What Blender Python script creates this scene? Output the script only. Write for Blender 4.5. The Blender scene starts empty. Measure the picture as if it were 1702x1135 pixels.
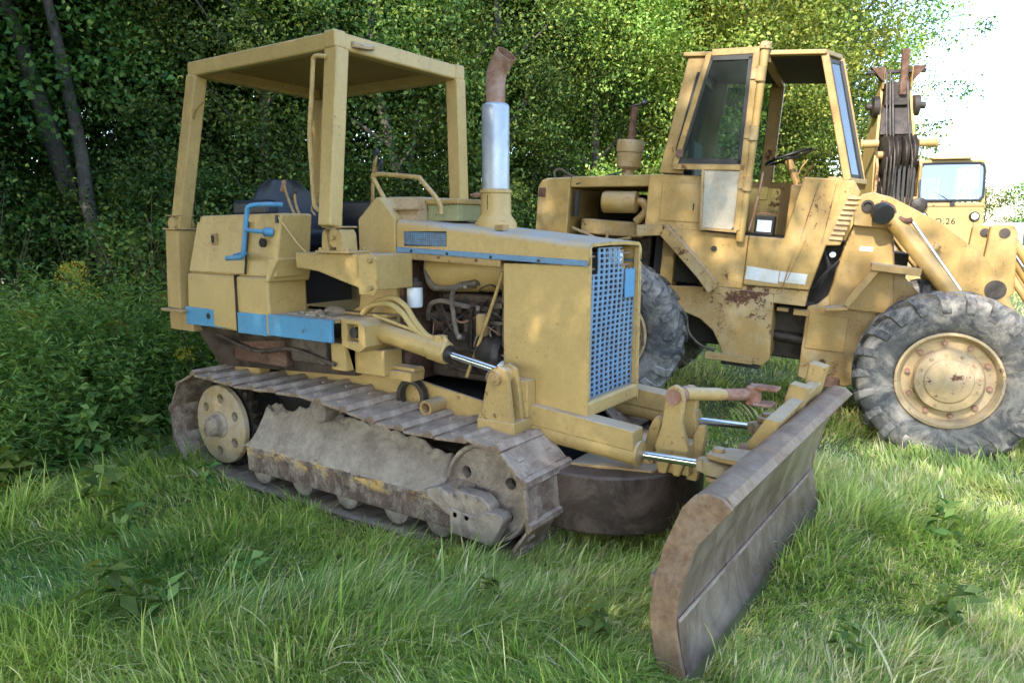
import bpy, bmesh, math, random
import numpy as np
from mathutils import Vector, Matrix, noise as mnoise

random.seed(7); RNG = np.random.default_rng(11)
S = bpy.context.scene
COL = S.collection

# ------------------------------------------------------------------ camera
CAM_H = 1.75
YAW = math.radians(34.4)
PITCH = math.atan((567.5 - 381.0) / 1225.0)
cam_d = bpy.data.cameras.new('camera')
cam_d.sensor_width = 36.0
cam_d.lens = 36.0 * 1225.0 / 1702.0
cam_d.clip_start = 0.05
cam_d.clip_end = 2000.0
cam = bpy.data.objects.new('camera', cam_d)
cam.location = (0, 0, CAM_H)
cam.rotation_euler = (math.pi / 2 - PITCH, 0, YAW)
COL.objects.link(cam)
S.camera = cam
RV = Vector((math.cos(YAW), math.sin(YAW), 0))
DV = Vector((-math.sin(YAW), math.cos(YAW), 0))
def W(lat, dep, z=0.0):
    """a place on the ground, metres to the right of and ahead of where the photographer stands"""
    p = RV * lat + DV * dep
    return Vector((p.x, p.y, z))

# ------------------------------------------------------------------ light
SUN_LAT, SUN_DEP, SUN_EL = -0.55, -0.835, math.radians(37)
sh = (RV * SUN_LAT + DV * SUN_DEP).normalized()
sun_vec = Vector((sh.x * math.cos(SUN_EL), sh.y * math.cos(SUN_EL), math.sin(SUN_EL)))
world = bpy.data.worlds.new('World'); S.world = world
world.use_nodes = True
wn = world.node_tree.nodes; wl = world.node_tree.links
sky = wn.new('ShaderNodeTexSky'); sky.sky_type = 'NISHITA'; sky.sun_disc = False
sky.sun_elevation = SUN_EL
sky.sun_rotation = math.atan2(sh.x, sh.y)
sky.air_density = 1.0; sky.dust_density = 0.6; sky.ozone_density = 1.0
wn['Background'].inputs['Strength'].default_value = 0.15
wl.new(sky.outputs[0], wn['Background'].inputs['Color'])
sd = bpy.data.lights.new('sun', 'SUN'); sd.energy = 2.0; sd.angle = math.radians(0.5); sd.color = (1.0, 0.93, 0.82)
so = bpy.data.objects.new('sun', sd); so.rotation_euler = sun_vec.to_track_quat('Z', 'Y').to_euler(); COL.objects.link(so)
so.location = (0, 0, 30)
vs = S.view_settings
vs.view_transform = 'Standard'; vs.look = 'None'; vs.gamma = 1.0; vs.use_curve_mapping = False
vs.exposure = 2.3
S.cycles.max_bounces = 8; S.cycles.diffuse_bounces = 6
S.cycles.transparent_max_bounces = 8
S.cycles.use_denoising = True

# ------------------------------------------------------------------ materials
class NT:
    def __init__(s, name):
        s.m = bpy.data.materials.new(name); s.m.use_nodes = True
        s.n = s.m.node_tree.nodes; s.l = s.m.node_tree.links
        s.b = s.n['Principled BSDF']; s.out = s.n['Material Output']
        s.tc = None
    def new(s, t, **kw):
        n = s.n.new(t)
        for k, v in kw.items(): setattr(n, k, v)
        return n
    def link(s, a, b): s.l.new(a, b)
    def coords(s, scale=(1, 1, 1)):
        if s.tc is None: s.tc = s.new('ShaderNodeTexCoord')
        if scale == (1, 1, 1): return s.tc.outputs['Object']
        mp = s.new('ShaderNodeMapping'); mp.inputs['Scale'].default_value = scale
        s.link(s.tc.outputs['Object'], mp.inputs['Vector']); return mp.outputs[0]
    def noise(s, scale, detail=6, rough=.6, vec=None, dist=0):
        n = s.new('ShaderNodeTexNoise'); n.inputs['Scale'].default_value = scale
        n.inputs['Detail'].default_value = detail; n.inputs['Roughness'].default_value = rough
        n.inputs['Distortion'].default_value = dist
        s.link(vec if vec is not None else s.coords(), n.inputs['Vector']); return n.outputs['Fac']
    def ramp(s, fac, stops):
        r = s.new('ShaderNodeValToRGB'); e = r.color_ramp.elements
        while len(e) < len(stops): e.new(.5)
        for el, (p, c) in zip(e, stops):
            el.position = p; el.color = (c, c, c, 1) if isinstance(c, (int, float)) else (*c, 1)
        s.link(fac, r.inputs[0]); return r.outputs[0]
    def math(s, op, a, b=0.5, clamp=False):
        n = s.new('ShaderNodeMath'); n.operation = op; n.use_clamp = clamp
        for i, v in enumerate((a, b)):
            if isinstance(v, (int, float)): n.inputs[i].default_value = v
            else: s.link(v, n.inputs[i])
        return n.outputs[0]
    def mix(s, fac, a, b, mode='MIX'):
        n = s.new('ShaderNodeMix'); n.data_type = 'RGBA'; n.blend_type = mode
        ins = [n.inputs[0], n.inputs[6], n.inputs[7]]
        for i, v in zip(ins, (fac, a, b)):
            if isinstance(v, (int, float)): i.default_value = v
            elif isinstance(v, tuple): i.default_value = (*v, 1)
            else: s.link(v, i)
        return n.outputs[2]
    def bump(s, h, strength=.2, dist=.01):
        n = s.new('ShaderNodeBump'); n.inputs['Strength'].default_value = strength; n.inputs['Distance'].default_value = dist
        s.link(h, n.inputs['Height']); s.link(n.outputs[0], s.b.inputs['Normal'])
    def setc(s, c): s.link(c, s.b.inputs['Base Color']) if not isinstance(c, tuple) else setattr(s.b.inputs['Base Color'], 'default_value', (*c, 1))

def sc3(c, k): return tuple(min(1, x * k) for x in c)
RUST1 = (.13, .048, .02); RUST2 = (.045, .02, .012); DUST = (.40, .34, .27)

def paint(name, base, rust=.3, dust=.4, grime=.4, rough=.5, chips=.4, fade=None, bumps=.08, edge=.6, dustc=None):
    t = NT(name)
    n1 = t.noise(2.3, 5)
    c = t.mix(t.ramp(n1, [(.3, 0), (.72, 1)]), sc3(base, .93), sc3(base, 1.05))
    c = t.mix(t.math('MULTIPLY', t.ramp(t.noise(38, 10, .8), [(.40, 0), (.70, 1)]), .30 + .25 * grime), c, (base[0] * .55, base[1] * .5, base[2] * .5))
    if fade: c = t.mix(t.ramp(t.noise(3.7, 8, .65), [(.45, 0), (.7, 1)]), c, fade)
    g = t.ramp(t.noise(4.5, 10, .75, t.coords((1.5, 1.5, .42)), .3), [(.5, 0), (.76, grime)])
    g = t.math('MULTIPLY', g, t.ramp(t.noise(1.1, 3), [(.4, .15), (.6, 1)]))
    c = t.mix(g, c, (base[0] * .40, base[1] * .36, base[2] * .40))
    g2 = t.ramp(t.noise(3.2, 10, .75, dist=.5), [(.47, 0), (.66, grime * .75)])
    c = t.mix(g2, c, (base[0] * .62, base[1] * .58, base[2] * .6))
    rr = t.ramp(t.noise(9, 6, .65, t.coords((1.3, 1.3, .16))), [(.60 - .06 * rust, 0), (.72, .7 * min(1, rust * 1.6))])
    c = t.mix(t.math('MULTIPLY', rr, t.ramp(t.noise(2.6, 4), [(.45, 0), (.6, 1)])), c, (.26, .12, .045))
    big = t.noise(1.7, 3); fine = t.noise(13, 12, .75)
    rs = t.math('ADD', t.math('MULTIPLY', big, .55), t.math('MULTIPLY', fine, .55))
    th = .755 - .22 * rust
    rm = t.ramp(rs, [(th, 0), (th + .035, 1)])
    rc = t.mix(t.noise(30, 6), RUST2, RUST1)
    c = t.mix(rm, c, rc)
    ch = t.ramp(t.noise(42, 4, .6), [(.70 - .07 * chips, 0), (.725 - .07 * chips, 1)])
    c = t.mix(t.math('MULTIPLY', ch, t.ramp(t.noise(3.1, 3), [(.42, 0), (.6, 1)])), c, RUST1)
    ge = t.new('ShaderNodeNewGeometry'); sx = t.new('ShaderNodeSeparateXYZ'); t.link(ge.outputs['Normal'], sx.inputs[0])
    if edge:
        bv = t.new('ShaderNodeBevel', samples=3); bv.inputs['Radius'].default_value = .018
        dp = t.new('ShaderNodeVectorMath', operation='DOT_PRODUCT'); t.link(bv.outputs[0], dp.inputs[0]); t.link(ge.outputs['Normal'], dp.inputs[1])
        ed = t.ramp(dp.outputs['Value'], [(.80, 1), (.985, 0)])
        em = t.ramp(t.noise(15, 8, .75), [(.54 - .14 * edge, 0), (.60 - .12 * edge, 1)])
        c = t.mix(t.math('MULTIPLY', t.math('MULTIPLY', ed, em), .85), c, t.mix(t.noise(25, 4), (.07, .03, .015), (.20, .10, .05)))
    up = t.ramp(sx.outputs['Z'], [(.35, 0), (.9, 1)])
    dn = t.math('MULTIPLY', up, t.ramp(t.noise(6, 10, .7), [(.3, 0), (.6, dust)]))
    c = t.mix(dn, c, dustc or DUST)
    t.setc(c)
    ro = t.ramp(t.math('MAXIMUM', rm, dn), [(0, rough), (1, .9)])
    t.link(ro, t.b.inputs['Roughness'])
    hgt = t.math('ADD', t.math('MULTIPLY', rm, -.6), t.math('MULTIPLY', t.noise(9, 6), .8))
    t.bump(hgt, bumps, .02)
    return t.m

def rough_metal(name, a, b, dustc=None, dust=.5, scale=6, rough=.75, metal=0.0, bump=.3, upd=.0, stretch=(1, 1, 1)):
    t = NT(name)
    sv = t.coords(stretch)
    c = t.mix(t.ramp(t.noise(scale, 12, .78, sv), [(.38, 0), (.62, 1)]), a, b)
    c = t.mix(t.math('MULTIPLY', t.ramp(t.noise(scale * 7, 10, .8, sv), [(.45, 0), (.65, 1)]), .45), c, sc3(a, .7))
    if dustc:
        c = t.mix(t.ramp(t.noise(scale * .6, 12, .78, sv, dist=.6), [(.45, 0), (.60, dust)]), c, dustc)
        if upd:
            ge = t.new('ShaderNodeNewGeometry'); sx = t.new('ShaderNodeSeparateXYZ'); t.link(ge.outputs['Normal'], sx.inputs[0])
            c = t.mix(t.math('MULTIPLY', t.ramp(sx.outputs['Z'], [(.3, 0), (.95, 1)]), t.ramp(t.noise(11, 10, .7), [(.3, .1), (.62, upd)])), c, dustc)
    t.setc(c)
    t.b.inputs['Roughness'].default_value = rough; t.b.inputs['Metallic'].default_value = metal
    t.bump(t.noise(scale * 4, 10, .7), bump, .01)
    return t.m

def plain(name, c, rough=.5, metal=0, spec=.5, var=.15, scale=5, bump=.0):
    t = NT(name)
    t.setc(t.mix(t.noise(scale, 8, .65), sc3(c, 1 - var), sc3(c, 1 + var)))
    t.b.inputs['Roughness'].default_value = rough; t.b.inputs['Metallic'].default_value = metal
    t.b.inputs['Specular IOR Level'].default_value = spec
    if bump: t.bump(t.noise(scale * 8, 8), bump, .01)
    return t.m

def glass(name, tint=(.8, .86, .82), refl=.35, dirt=.12):
    t = NT(name)
    tr = t.new('ShaderNodeBsdfTransparent'); tr.inputs[0].default_value = (*tint, 1)
    gl = t.new('ShaderNodeBsdfGlossy'); gl.inputs['Roughness'].default_value = .04
    df = t.new('ShaderNodeBsdfDiffuse'); df.inputs[0].default_value = (.45, .47, .44, 1)
    lw = t.new('ShaderNodeLayerWeight'); lw.inputs[0].default_value = refl
    m1 = t.new('ShaderNodeMixShader'); t.link(lw.outputs['Fresnel'], m1.inputs[0]); t.link(tr.outputs[0], m1.inputs[1]); t.link(gl.outputs[0], m1.inputs[2])
    m2 = t.new('ShaderNodeMixShader'); t.link(t.ramp(t.noise(4, 8, .7), [(.3, dirt * .4), (.7, dirt)]), m2.inputs[0])
    t.link(m1.outputs[0], m2.inputs[1]); t.link(df.outputs[0], m2.inputs[2]); t.link(m2.outputs[0], t.out.inputs[0])
    return t.m

def leaf(name, cols, trans=.35, attr=None, rough=.58, clump=False):
    t = NT(name)
    if attr:
        a = t.new('ShaderNodeAttribute'); a.attribute_name = attr; c = a.outputs['Color']
    else:
        g = t.new('ShaderNodeNewGeometry')
        c = t.ramp(g.outputs['Random Per Island'], [(i / (len(cols) - 1), q) for i, q in enumerate(cols)])
        oi = t.new('ShaderNodeObjectInfo')
        hs = t.new('ShaderNodeHueSaturation')
        t.link(t.math('ADD', t.math('MULTIPLY', oi.outputs['Random'], .05), .475), hs.inputs['Hue'])
        t.link(t.math('ADD', t.math('MULTIPLY', oi.outputs['Random'], .5), .75), hs.inputs['Value'])
        t.link(c, hs.inputs['Color']); c = hs.outputs[0]
        if clump:
            a = t.new('ShaderNodeAttribute'); a.attribute_name = 'clump'; c = t.mix(1.0, c, a.outputs['Color'], 'MULTIPLY')
    t.setc(c); t.b.inputs['Roughness'].default_value = rough
    t.b.inputs['Specular IOR Level'].default_value = .18
    tl = t.new('ShaderNodeBsdfTranslucent')
    t.link(t.mix(1.0, c, (1.25, 1.2, .5), 'MULTIPLY'), tl.inputs[0])
    mx = t.new('ShaderNodeMixShader'); mx.inputs[0].default_value = trans
    t.link(t.b.outputs[0], mx.inputs[1]); t.link(tl.outputs[0], mx.inputs[2]); t.link(mx.outputs[0], t.out.inputs[0])
    return t.m

YEL = (.50, .335, .118)
M = {}
M['yellow'] = paint('tan_yellow_paint', YEL, rust=.24, dust=.5, grime=.5, rough=.42, chips=.85, edge=.5, fade=sc3(YEL, .88))
M['yellow_hood'] = paint('grey_worn_hood_paint', YEL, rust=.22, dust=.95, grime=.5, rough=.45, chips=.8, edge=.5, dustc=(.33, .33, .33))
M['yellow_dusty'] = paint('dusty_yellow_paint', sc3(YEL, .92), rust=.28, dust=.85, grime=.6, rough=.6, chips=.7, edge=.5)
M['yellow_worn'] = paint('worn_yellow_paint', (.45, .30, .105), rust=.50, dust=.7, grime=.6, rough=.6, chips=.8, edge=.8)
M['loader'] = paint('loader_yellow_paint', (.40, .25, .07), rust=.42, dust=.5, grime=.75, rough=.5, chips=.8, fade=(.42, .29, .12), edge=1.0)
M['loader_rusty'] = paint('rusty_loader_paint', (.37, .235, .075), rust=.68, dust=.6, grime=.7, rough=.6, chips=1.0, fade=(.40, .31, .17), edge=1.0)
M['crane'] = paint('crane_yellow_paint', (.44, .30, .11), rust=.30, dust=.4, grime=.7, rough=.5, chips=.5, edge=0)
M['door_pale'] = paint('bleached_door_paint', (.46, .40, .29), rust=.58, dust=.2, grime=.9, rough=.65, chips=.5, fade=(.38, .40, .37), edge=.8)
M['blue'] = paint('blue_paint', (.065, .26, .455), rust=.26, dust=.2, grime=.5, rough=.5, chips=.4)
M['blue_grey'] = paint('faded_blue_paint', (.14, .265, .40), rust=.22, dust=.2, grime=.5, rough=.6, chips=.5)
M['shoe'] = rough_metal('worn_track_steel', (.12, .066, .04), (.28, .195, .14), (.46, .37, .285), .85, 7, .6, .1, .35, .75)
M['mud'] = rough_metal('dried_mud', (.19, .15, .115), (.33, .265, .205), (.42, .35, .275), .55, 6, .95, 0, 1.0)
M['mudsteel'] = rough_metal('mud_caked_steel', (.14, .105, .085), (.28, .22, .17), (.42, .345, .265), .8, 6, .85, .1, .5, .4)
fr_t = NT('dust_streaked_track_frame')
fc_ = fr_t.mix(fr_t.ramp(fr_t.noise(8, 10, .7), [(.35, 0), (.65, 1)]), (.055, .035, .028), (.15, .09, .065))
fsx = fr_t.new('ShaderNodeSeparateXYZ'); fr_t.link(fr_t.coords(), fsx.inputs[0])
fzb = fr_t.ramp(fsx.outputs['Z'], [(.185, 0), (.215, 1)])
fc_ = fr_t.mix(fr_t.math('MULTIPLY', fzb, fr_t.ramp(fr_t.noise(5, 10, .75, fr_t.coords((.8, 1, 1.6))), [(.50, 0), (.56, 1)])), fc_, (.50, .30, .07))
fc_ = fr_t.mix(fr_t.ramp(fr_t.noise(9, 12, .8, fr_t.coords((1.2, 1, .7)), .4), [(.46, 0), (.62, .9)]), fc_, (.33, .27, .21))
fr_t.setc(fc_); fr_t.b.inputs['Roughness'].default_value = .85; fr_t.bump(fr_t.noise(30, 10, .7), .4, .01)
M['frame_rust'] = fr_t.m
M['sprocket'] = rough_metal('dusty_worn_sprocket_paint', (.30, .20, .10), (.46, .35, .19), (.40, .33, .26), .8, 7, .8, 0, .3)
M['darksteel'] = rough_metal('dark_oily_steel', (.018, .015, .013), (.05, .038, .03), (.12, .09, .07), .45, 7, .55, .3, .3)
M['rust'] = rough_metal('rusty_steel', (.06, .028, .016), (.14, .062, .034), (.30, .2, .15), .35, 9, .85, .1, .4)
M['blade'] = rough_metal('polished_brown_steel', (.125, .075, .055), (.235, .165, .13), (.36, .28, .225), .7, 5, .40, .2, .12, stretch=(1, 1, .6))
M['bladetop'] = rough_metal('rust_bleached_blade_edge', (.14, .075, .045), (.31, .20, .11), (.36, .28, .21), .5, 5, .75, .05, .35, .3)
M['cframe'] = rough_metal('black_brown_steel', (.022, .015, .012), (.075, .046, .035), (.19, .14, .105), .5, 5, .55, .3, .25, .5)
M['engine'] = rough_metal('oily_engine_iron', (.025, .018, .013), (.075, .05, .035), (.20, .15, .11), .45, 9, .6, .2, .4)
M['hose'] = plain('black_rubber_hose', (.03, .027, .025), .6)
M['hose_yellow'] = plain('yellow_overpainted_hose', (.46, .33, .13), .55)
M['chrome'] = plain('chromed_rod', (.82, .84, .88), .16, 1.0, var=.05)
M['silver'] = rough_metal('aluminised_muffler', (.36, .39, .45), (.47, .50, .56), (.27, .27, .29), .25, 3, .42, .55, .05)
M['exhaust_rust'] = rough_metal('rusty_exhaust', (.22, .09, .05), (.36, .19, .12), (.45, .36, .32), .5, 10, .8, .2, .2)
M['vinyl'] = plain('black_vinyl', (.012, .014, .024), .42, var=.3, bump=.05)
M['black'] = plain('black_plastic', (.015, .015, .016), .45, var=.3)
M['dark'] = plain('dark_steel_and_recess_shade', (.02, .017, .014), .8)  # near-black steel; also gives hollows and holes their shade by colour
M['underroof'] = plain('shaded_brown_underside', (.33, .185, .06), .7, var=.35, scale=3)  # brown tone with the shade under the canopy painted in
M['white'] = plain('white_filter_can', (.75, .77, .80), .4, var=.06)
M['sticker'] = rough_metal('bleached_sticker', (.60, .62, .62), (.50, .54, .56), (.58, .46, .22), .5, 9, .6, 0, .02)
M['tyre'] = rough_metal('dusty_tyre_rubber', (.040, .042, .046), (.125, .117, .105), (.33, .295, .245), .8, 6, .85, 0, .25)
M['rubber_clean'] = rough_metal('scuffed_tread_rubber', (.028, .030, .035), (.11, .105, .10), (.33, .30, .255), .95, 5, .8, 0, .3)
M['rim'] = paint('orange_rim_paint', (.44, .32, .165), rust=.48, dust=.3, grime=.7, rough=.6, chips=.9, fade=(.44, .36, .24), edge=.6)
M['glass'] = glass('dusty_window_glass', (.58, .68, .64), .25, .05)
M['glass_sky'] = glass('windshield_glass', (.55, .62, .72), .75, .08)
M['lens'] = plain('headlight_lens', (.75, .78, .80), .1, .3)
M['bark'] = rough_metal('grey_bark', (.06, .05, .045), (.14, .12, .11), (.10, .11, .08), .4, 9, .95, 0, 1.0)
M['sapling'] = rough_metal('brown_twig_bark', (.07, .05, .035), (.12, .09, .06), None, 0, 9, .9, 0, .5)
M['panel_bare'] = paint('weathered_step_steel', (.40, .26, .10), rust=.55, dust=.95, grime=.5, rough=.8, chips=1.0)
M['box_green'] = paint('olive_battery_box_paint', (.33, .33, .16), rust=.3, dust=.6, grime=.5, rough=.7)
M['box_rust'] = paint('rusting_lid_paint', (.46, .33, .18), rust=.52, dust=.8, grime=.5, rough=.8, chips=1.0)
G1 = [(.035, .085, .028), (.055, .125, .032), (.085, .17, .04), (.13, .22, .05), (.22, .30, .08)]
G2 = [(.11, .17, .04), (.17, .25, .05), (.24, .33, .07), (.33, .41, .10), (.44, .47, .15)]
M['leaf_dark'] = leaf('shaded_dark_green_leaves', G1, .35, clump=True)  # darker species tone, with the left wood's shade mixed into it
M['leaf_light'] = leaf('sunlit_yellow_green_leaves', G2, .42, clump=True)  # lighter species tone, with sunlight on the right wood mixed in
M['leaf_weed'] = leaf('weed_leaves', [(.07, .13, .035), (.13, .22, .05), (.20, .30, .07), (.30, .38, .11)], .4)
M['goldenrod'] = leaf('goldenrod_flowers', [(.35, .26, .03), (.5, .38, .05), (.25, .24, .04)], .2)
M['grass'] = leaf('grass_blades', None, .45, attr='tint', rough=.5)
gm = NT('soil_and_thatch')
gm.setc(gm.mix(gm.ramp(gm.noise(1.2, 8, .7), [(.35, 0), (.65, 1)]), (.09, .12, .04), (.19, .20, .085)))
gm.b.inputs['Roughness'].default_value = 1.0
gm.bump(gm.noise(9, 12, .8), .8, .05)
M['ground'] = gm.m

# ------------------------------------------------------------------ mesh helpers
def catmull(pts, n=6):
    P = [Vector(p) for p in pts]
    if len(P) < 3: return P
    P = [P[0] * 2 - P[1]] + P + [P[-1] * 2 - P[-2]]
    out = []
    for i in range(1, len(P) - 2):
        a, b, c, d = P[i - 1:i + 3]
        for k in range(n):
            t = k / n
            out.append(.5 * ((2 * b) + (c - a) * t + (2 * a - 5 * b + 4 * c - d) * t * t + (3 * b - a - 3 * c + d) * t ** 3))
    out.append(P[-2]); return out

class MB:
    def __init__(s): s.v = []; s.f = []
    def add(s, vs, fs):
        o = len(s.v); s.v += [tuple(v) for v in vs]; s.f += [tuple(i + o for i in f) for f in fs]; return s
    def box(s, x0, x1, y0, y1, z0, z1):
        return s.add([(x, y, z) for x in (x0, x1) for y in (y0, y1) for z in (z0, z1)],
                     [(0, 1, 3, 2), (4, 6, 7, 5), (0, 4, 5, 1), (2, 3, 7, 6), (0, 2, 6, 4), (1, 5, 7, 3)])
    def hexa(s, p):   # p: bottom four then top four, same order
        return s.add(p, [(0, 3, 2, 1), (4, 5, 6, 7), (0, 1, 5, 4), (1, 2, 6, 5), (2, 3, 7, 6), (3, 0, 4, 7)])
    def prism(s, poly, ax, a, b):
        n = len(poly)
        def mk(p, h): return {'x': (h, p[0], p[1]), 'y': (p[0], h, p[1]), 'z': (p[0], p[1], h)}[ax]
        vs = [mk(p, a) for p in poly] + [mk(p, b) for p in poly]
        return s.add(vs, [tuple(range(n)), tuple(range(2 * n - 1, n - 1, -1))] + [(i, (i + 1) % n, n + (i + 1) % n, n + i) for i in range(n)])
    def cyl(s, p0, p1, r0, r1=None, n=24):
        r1 = r0 if r1 is None else r1
        return s.lathe_at(p0, p1, [(r0, 0), (r1, 1)], n, True)
    def lathe_at(s, p0, p1, prof, n=24, rel=False, caps=True):
        p0 = Vector(p0); p1 = Vector(p1); a = p1 - p0; L = a.length; a.normalize()
        e1 = a.orthogonal().normalized(); e2 = a.cross(e1)
        vs = []; fs = []
        for (r_, h) in prof:
            h = h * L if rel else h
            for i in range(n):
                t = 2 * math.pi * i / n
                vs.append(p0 + a * h + e1 * (r_ * math.cos(t)) + e2 * (r_ * math.sin(t)))
        k = len(prof)
        for j in range(k - 1):
            for i in range(n):
                fs.append((j * n + i, j * n + (i + 1) % n, (j + 1) * n + (i + 1) % n, (j + 1) * n + i))
        if caps:
            fs.append(tuple(range(n))); fs.append(tuple(range((k - 1) * n, k * n)))
        return s.add(vs, fs)
    def ring(s, p0, p1, prof, n=32):  # closed profile
        return s.lathe_at(p0, p1, list(prof) + [prof[0]], n, False, False)
    def tube(s, pts, r0, n=8, sm=6, r1=None, caps=True):
        P = catmull(pts, sm) if sm else [Vector(p) for p in pts]
        m = len(P); r1 = r0 if r1 is None else r1
        T = [((P[min(i + 1, m - 1)] - P[max(i - 1, 0)]).normalized()) for i in range(m)]
        nrm = T[0].orthogonal().normalized(); vs = []; fs = []
        for i in range(m):
            nrm = (nrm - T[i] * nrm.dot(T[i])).normalized(); b = T[i].cross(nrm)
            r_ = r0 + (r1 - r0) * i / max(1, m - 1)
            for k in range(n):
                t = 2 * math.pi * k / n
                vs.append(P[i] + nrm * (r_ * math.cos(t)) + b * (r_ * math.sin(t)))
        for i in range(m - 1):
            for k in range(n): fs.append((i * n + k, i * n + (k + 1) % n, (i + 1) * n + (k + 1) % n, (i + 1) * n + k))
        if caps: fs += [tuple(range(n)), tuple(range((m - 1) * n, m * n))]
        return s.add(vs, fs)
    def beam(s, p0, p1, w, h, side=(0, 1, 0), w1=None, h1=None):
        p0 = Vector(p0); p1 = Vector(p1); a = (p1 - p0).normalized(); sd_ = Vector(side); sd_ = (sd_ - a * a.dot(sd_)).normalized(); u = a.cross(sd_)
        w1 = w if w1 is None else w1; h1 = h if h1 is None else h1
        q = lambda p, ww, hh: [p + sd_ * (i * ww / 2) + u * (j * hh / 2) for i, j in ((-1, -1), (1, -1), (1, 1), (-1, 1))]
        return s.hexa(q(p0, w, h) + q(p1, w1, h1))
    def ball(s, c, rx, ry=None, rz=None, nu=14, nv=9):
        ry = ry or rx; rz = rz or rx; vs = []; fs = []
        for j in range(nv + 1):
            a = math.pi * j / nv
            for i in range(nu):
                b = 2 * math.pi * i / nu
                vs.append((c[0] + rx * math.sin(a) * math.cos(b), c[1] + ry * math.sin(a) * math.sin(b), c[2] + rz * math.cos(a)))
        for j in range(nv):
            for i in range(nu): fs.append((j * nu + i, j * nu + (i + 1) % nu, (j + 1) * nu + (i + 1) % nu, (j + 1) * nu + i))
        return s.add(vs, fs)
    def mesh(s, name, smooth=35, merge=True):
        me = bpy.data.meshes.new(name); me.from_pydata(s.v, [], s.f)
        bm = bmesh.new(); bm.from_mesh(me)
        if merge: bmesh.ops.remove_doubles(bm, verts=bm.verts, dist=1e-6)
        bmesh.ops.recalc_face_normals(bm, faces=bm.faces)
        if smooth:
            lim = math.radians(smooth)
            for e in bm.edges:
                e.smooth = len(e.link_faces) == 2 and e.calc_face_angle(9) < lim
            for fc in bm.faces: fc.smooth = True
        bm.to_mesh(me); bm.free(); return me
    def build(s, name, mat, parent=None, bevel=0, smooth=35, label=None):
        return link(name, s.mesh(name, smooth), mat, parent, bevel, label)

def link(name, me, mat, parent=None, bevel=0, label=None):
    o = bpy.data.objects.new(name, me); COL.objects.link(o)
    if not me.materials: me.materials.append(M[mat] if isinstance(mat, str) else mat)
    if parent is not None: o.parent = parent
    if bevel:
        b = o.modifiers.new('bevel', 'BEVEL'); b.width = bevel; b.segments = 2; b.limit_method = 'ANGLE'; b.angle_limit = math.radians(40); b.harden_normals = True
    if label: o['label'] = label
    return o

def cut(mb, cutter, name):
    """mesh of mb with cutter taken away"""
    a = bpy.data.objects.new('a', mb.mesh('a', 0)); b = bpy.data.objects.new('b', cutter.mesh('b', 0))
    COL.objects.link(a); COL.objects.link(b)
    m = a.modifiers.new('x', 'BOOLEAN'); m.operation = 'DIFFERENCE'; m.object = b; m.solver = 'EXACT'
    dg = bpy.context.evaluated_depsgraph_get()
    me = bpy.data.meshes.new_from_object(a.evaluated_get(dg)); me.name = name
    bpy.data.objects.remove(a); bpy.data.objects.remove(b)
    bm = bmesh.new(); bm.from_mesh(me)
    for e in bm.edges: e.smooth = len(e.link_faces) == 2 and e.calc_face_angle(9) < .6
    for fc in bm.faces: fc.smooth = True
    bm.to_mesh(me); bm.free()
    return me

def tag(o, label=None, cat=None, group=None, kind=None):
    if label: o['label'] = label
    if cat: o['category'] = cat
    if group: o['group'] = group
    if kind: o['kind'] = kind
    return o
def thing(name, label, cat, loc=(0, 0, 0), rot=(0, 0, 0), group=None):
    o = bpy.data.objects.new(name, None); o.empty_display_size = .3
    o.location = loc; o.rotation_euler = rot; COL.objects.link(o)
    return tag(o, label, cat, group)
def copy_tree(o, parent=None):
    c = o.copy(); COL.objects.link(c)
    if parent is not None: c.parent = parent
    for ch in list(o.children): copy_tree(ch, c)
    return c
def punched(x0, x1, y0, y1, nx, ny, fill, skip=None, fy=None):
    fy = fy or fill
    """flat plate with a grid of square holes in its own 2-D plane; returns verts, faces"""
    xs = [x0]; ys = [y0]
    px = (x1 - x0) / nx; py = (y1 - y0) / ny
    for i in range(nx): xs += [x0 + px * (i + (1 - fill) / 2), x0 + px * (i + (1 + fill) / 2)]
    for i in range(ny): ys += [y0 + py * (i + (1 - fy) / 2), y0 + py * (i + (1 + fy) / 2)]
    xs.append(x1); ys.append(y1)
    vs = [(x, y) for x in xs for y in ys]; fs = []
    m = len(ys)
    for i in range(len(xs) - 1):
        for j in range(m - 1):
            if i % 2 == 1 and j % 2 == 1: continue
            if skip and skip((xs[i] + xs[i + 1]) / 2, (ys[j] + ys[j + 1]) / 2): continue
            fs.append((i * m + j, (i + 1) * m + j, (i + 1) * m + j + 1, i * m + j + 1))
    return vs, fs

# ================================================================== GROUND
def ground_z(lat, dep):
    r_ = math.hypot(lat, dep)
    z = .06 * math.sin(lat * .55 + .3) * math.sin(dep * .5 + 1.1) * min(1, max(0, (r_ - 7) / 6))
    z += .16 * (1 - math.exp(-max(0, dep - 5.6) / 2.0)) * (1 if lat > -1.5 else .6)
    z -= .075 * math.exp(-((lat + .9) / 1.7) ** 2 - ((dep - 4.9) / 1.5) ** 2)
    if r_ > 14: z += .012 * (r_ - 14)
    return min(z, .7)
xs_ = sorted(set([round(v, 2) for v in np.concatenate([np.arange(-14, 24, .5), np.array([-400, -200, -100, -60, -40, -30, -24, -20, -17, 27, 31, 36, 44, 60, 90, 150, 250, 400.])])]))
ys_ = sorted(set([round(v, 2) for v in np.concatenate([np.arange(-8, 26, .5), np.array([-400, -150, -60, -30, -18, -12, 28, 32, 38, 46, 60, 90, 150, 260, 420.])])]))
m = MB()
vs = [W(a, b, ground_z(a, b)) for a in xs_ for b in ys_]; k = len(ys_)
m.add(vs, [(i * k + j, (i + 1) * k + j, (i + 1) * k + j + 1, i * k + j + 1) for i in range(len(xs_) - 1) for j in range(k - 1)])
tag(link('ground', m.mesh('ground', 80, False), 'ground'), kind='structure')
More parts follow.
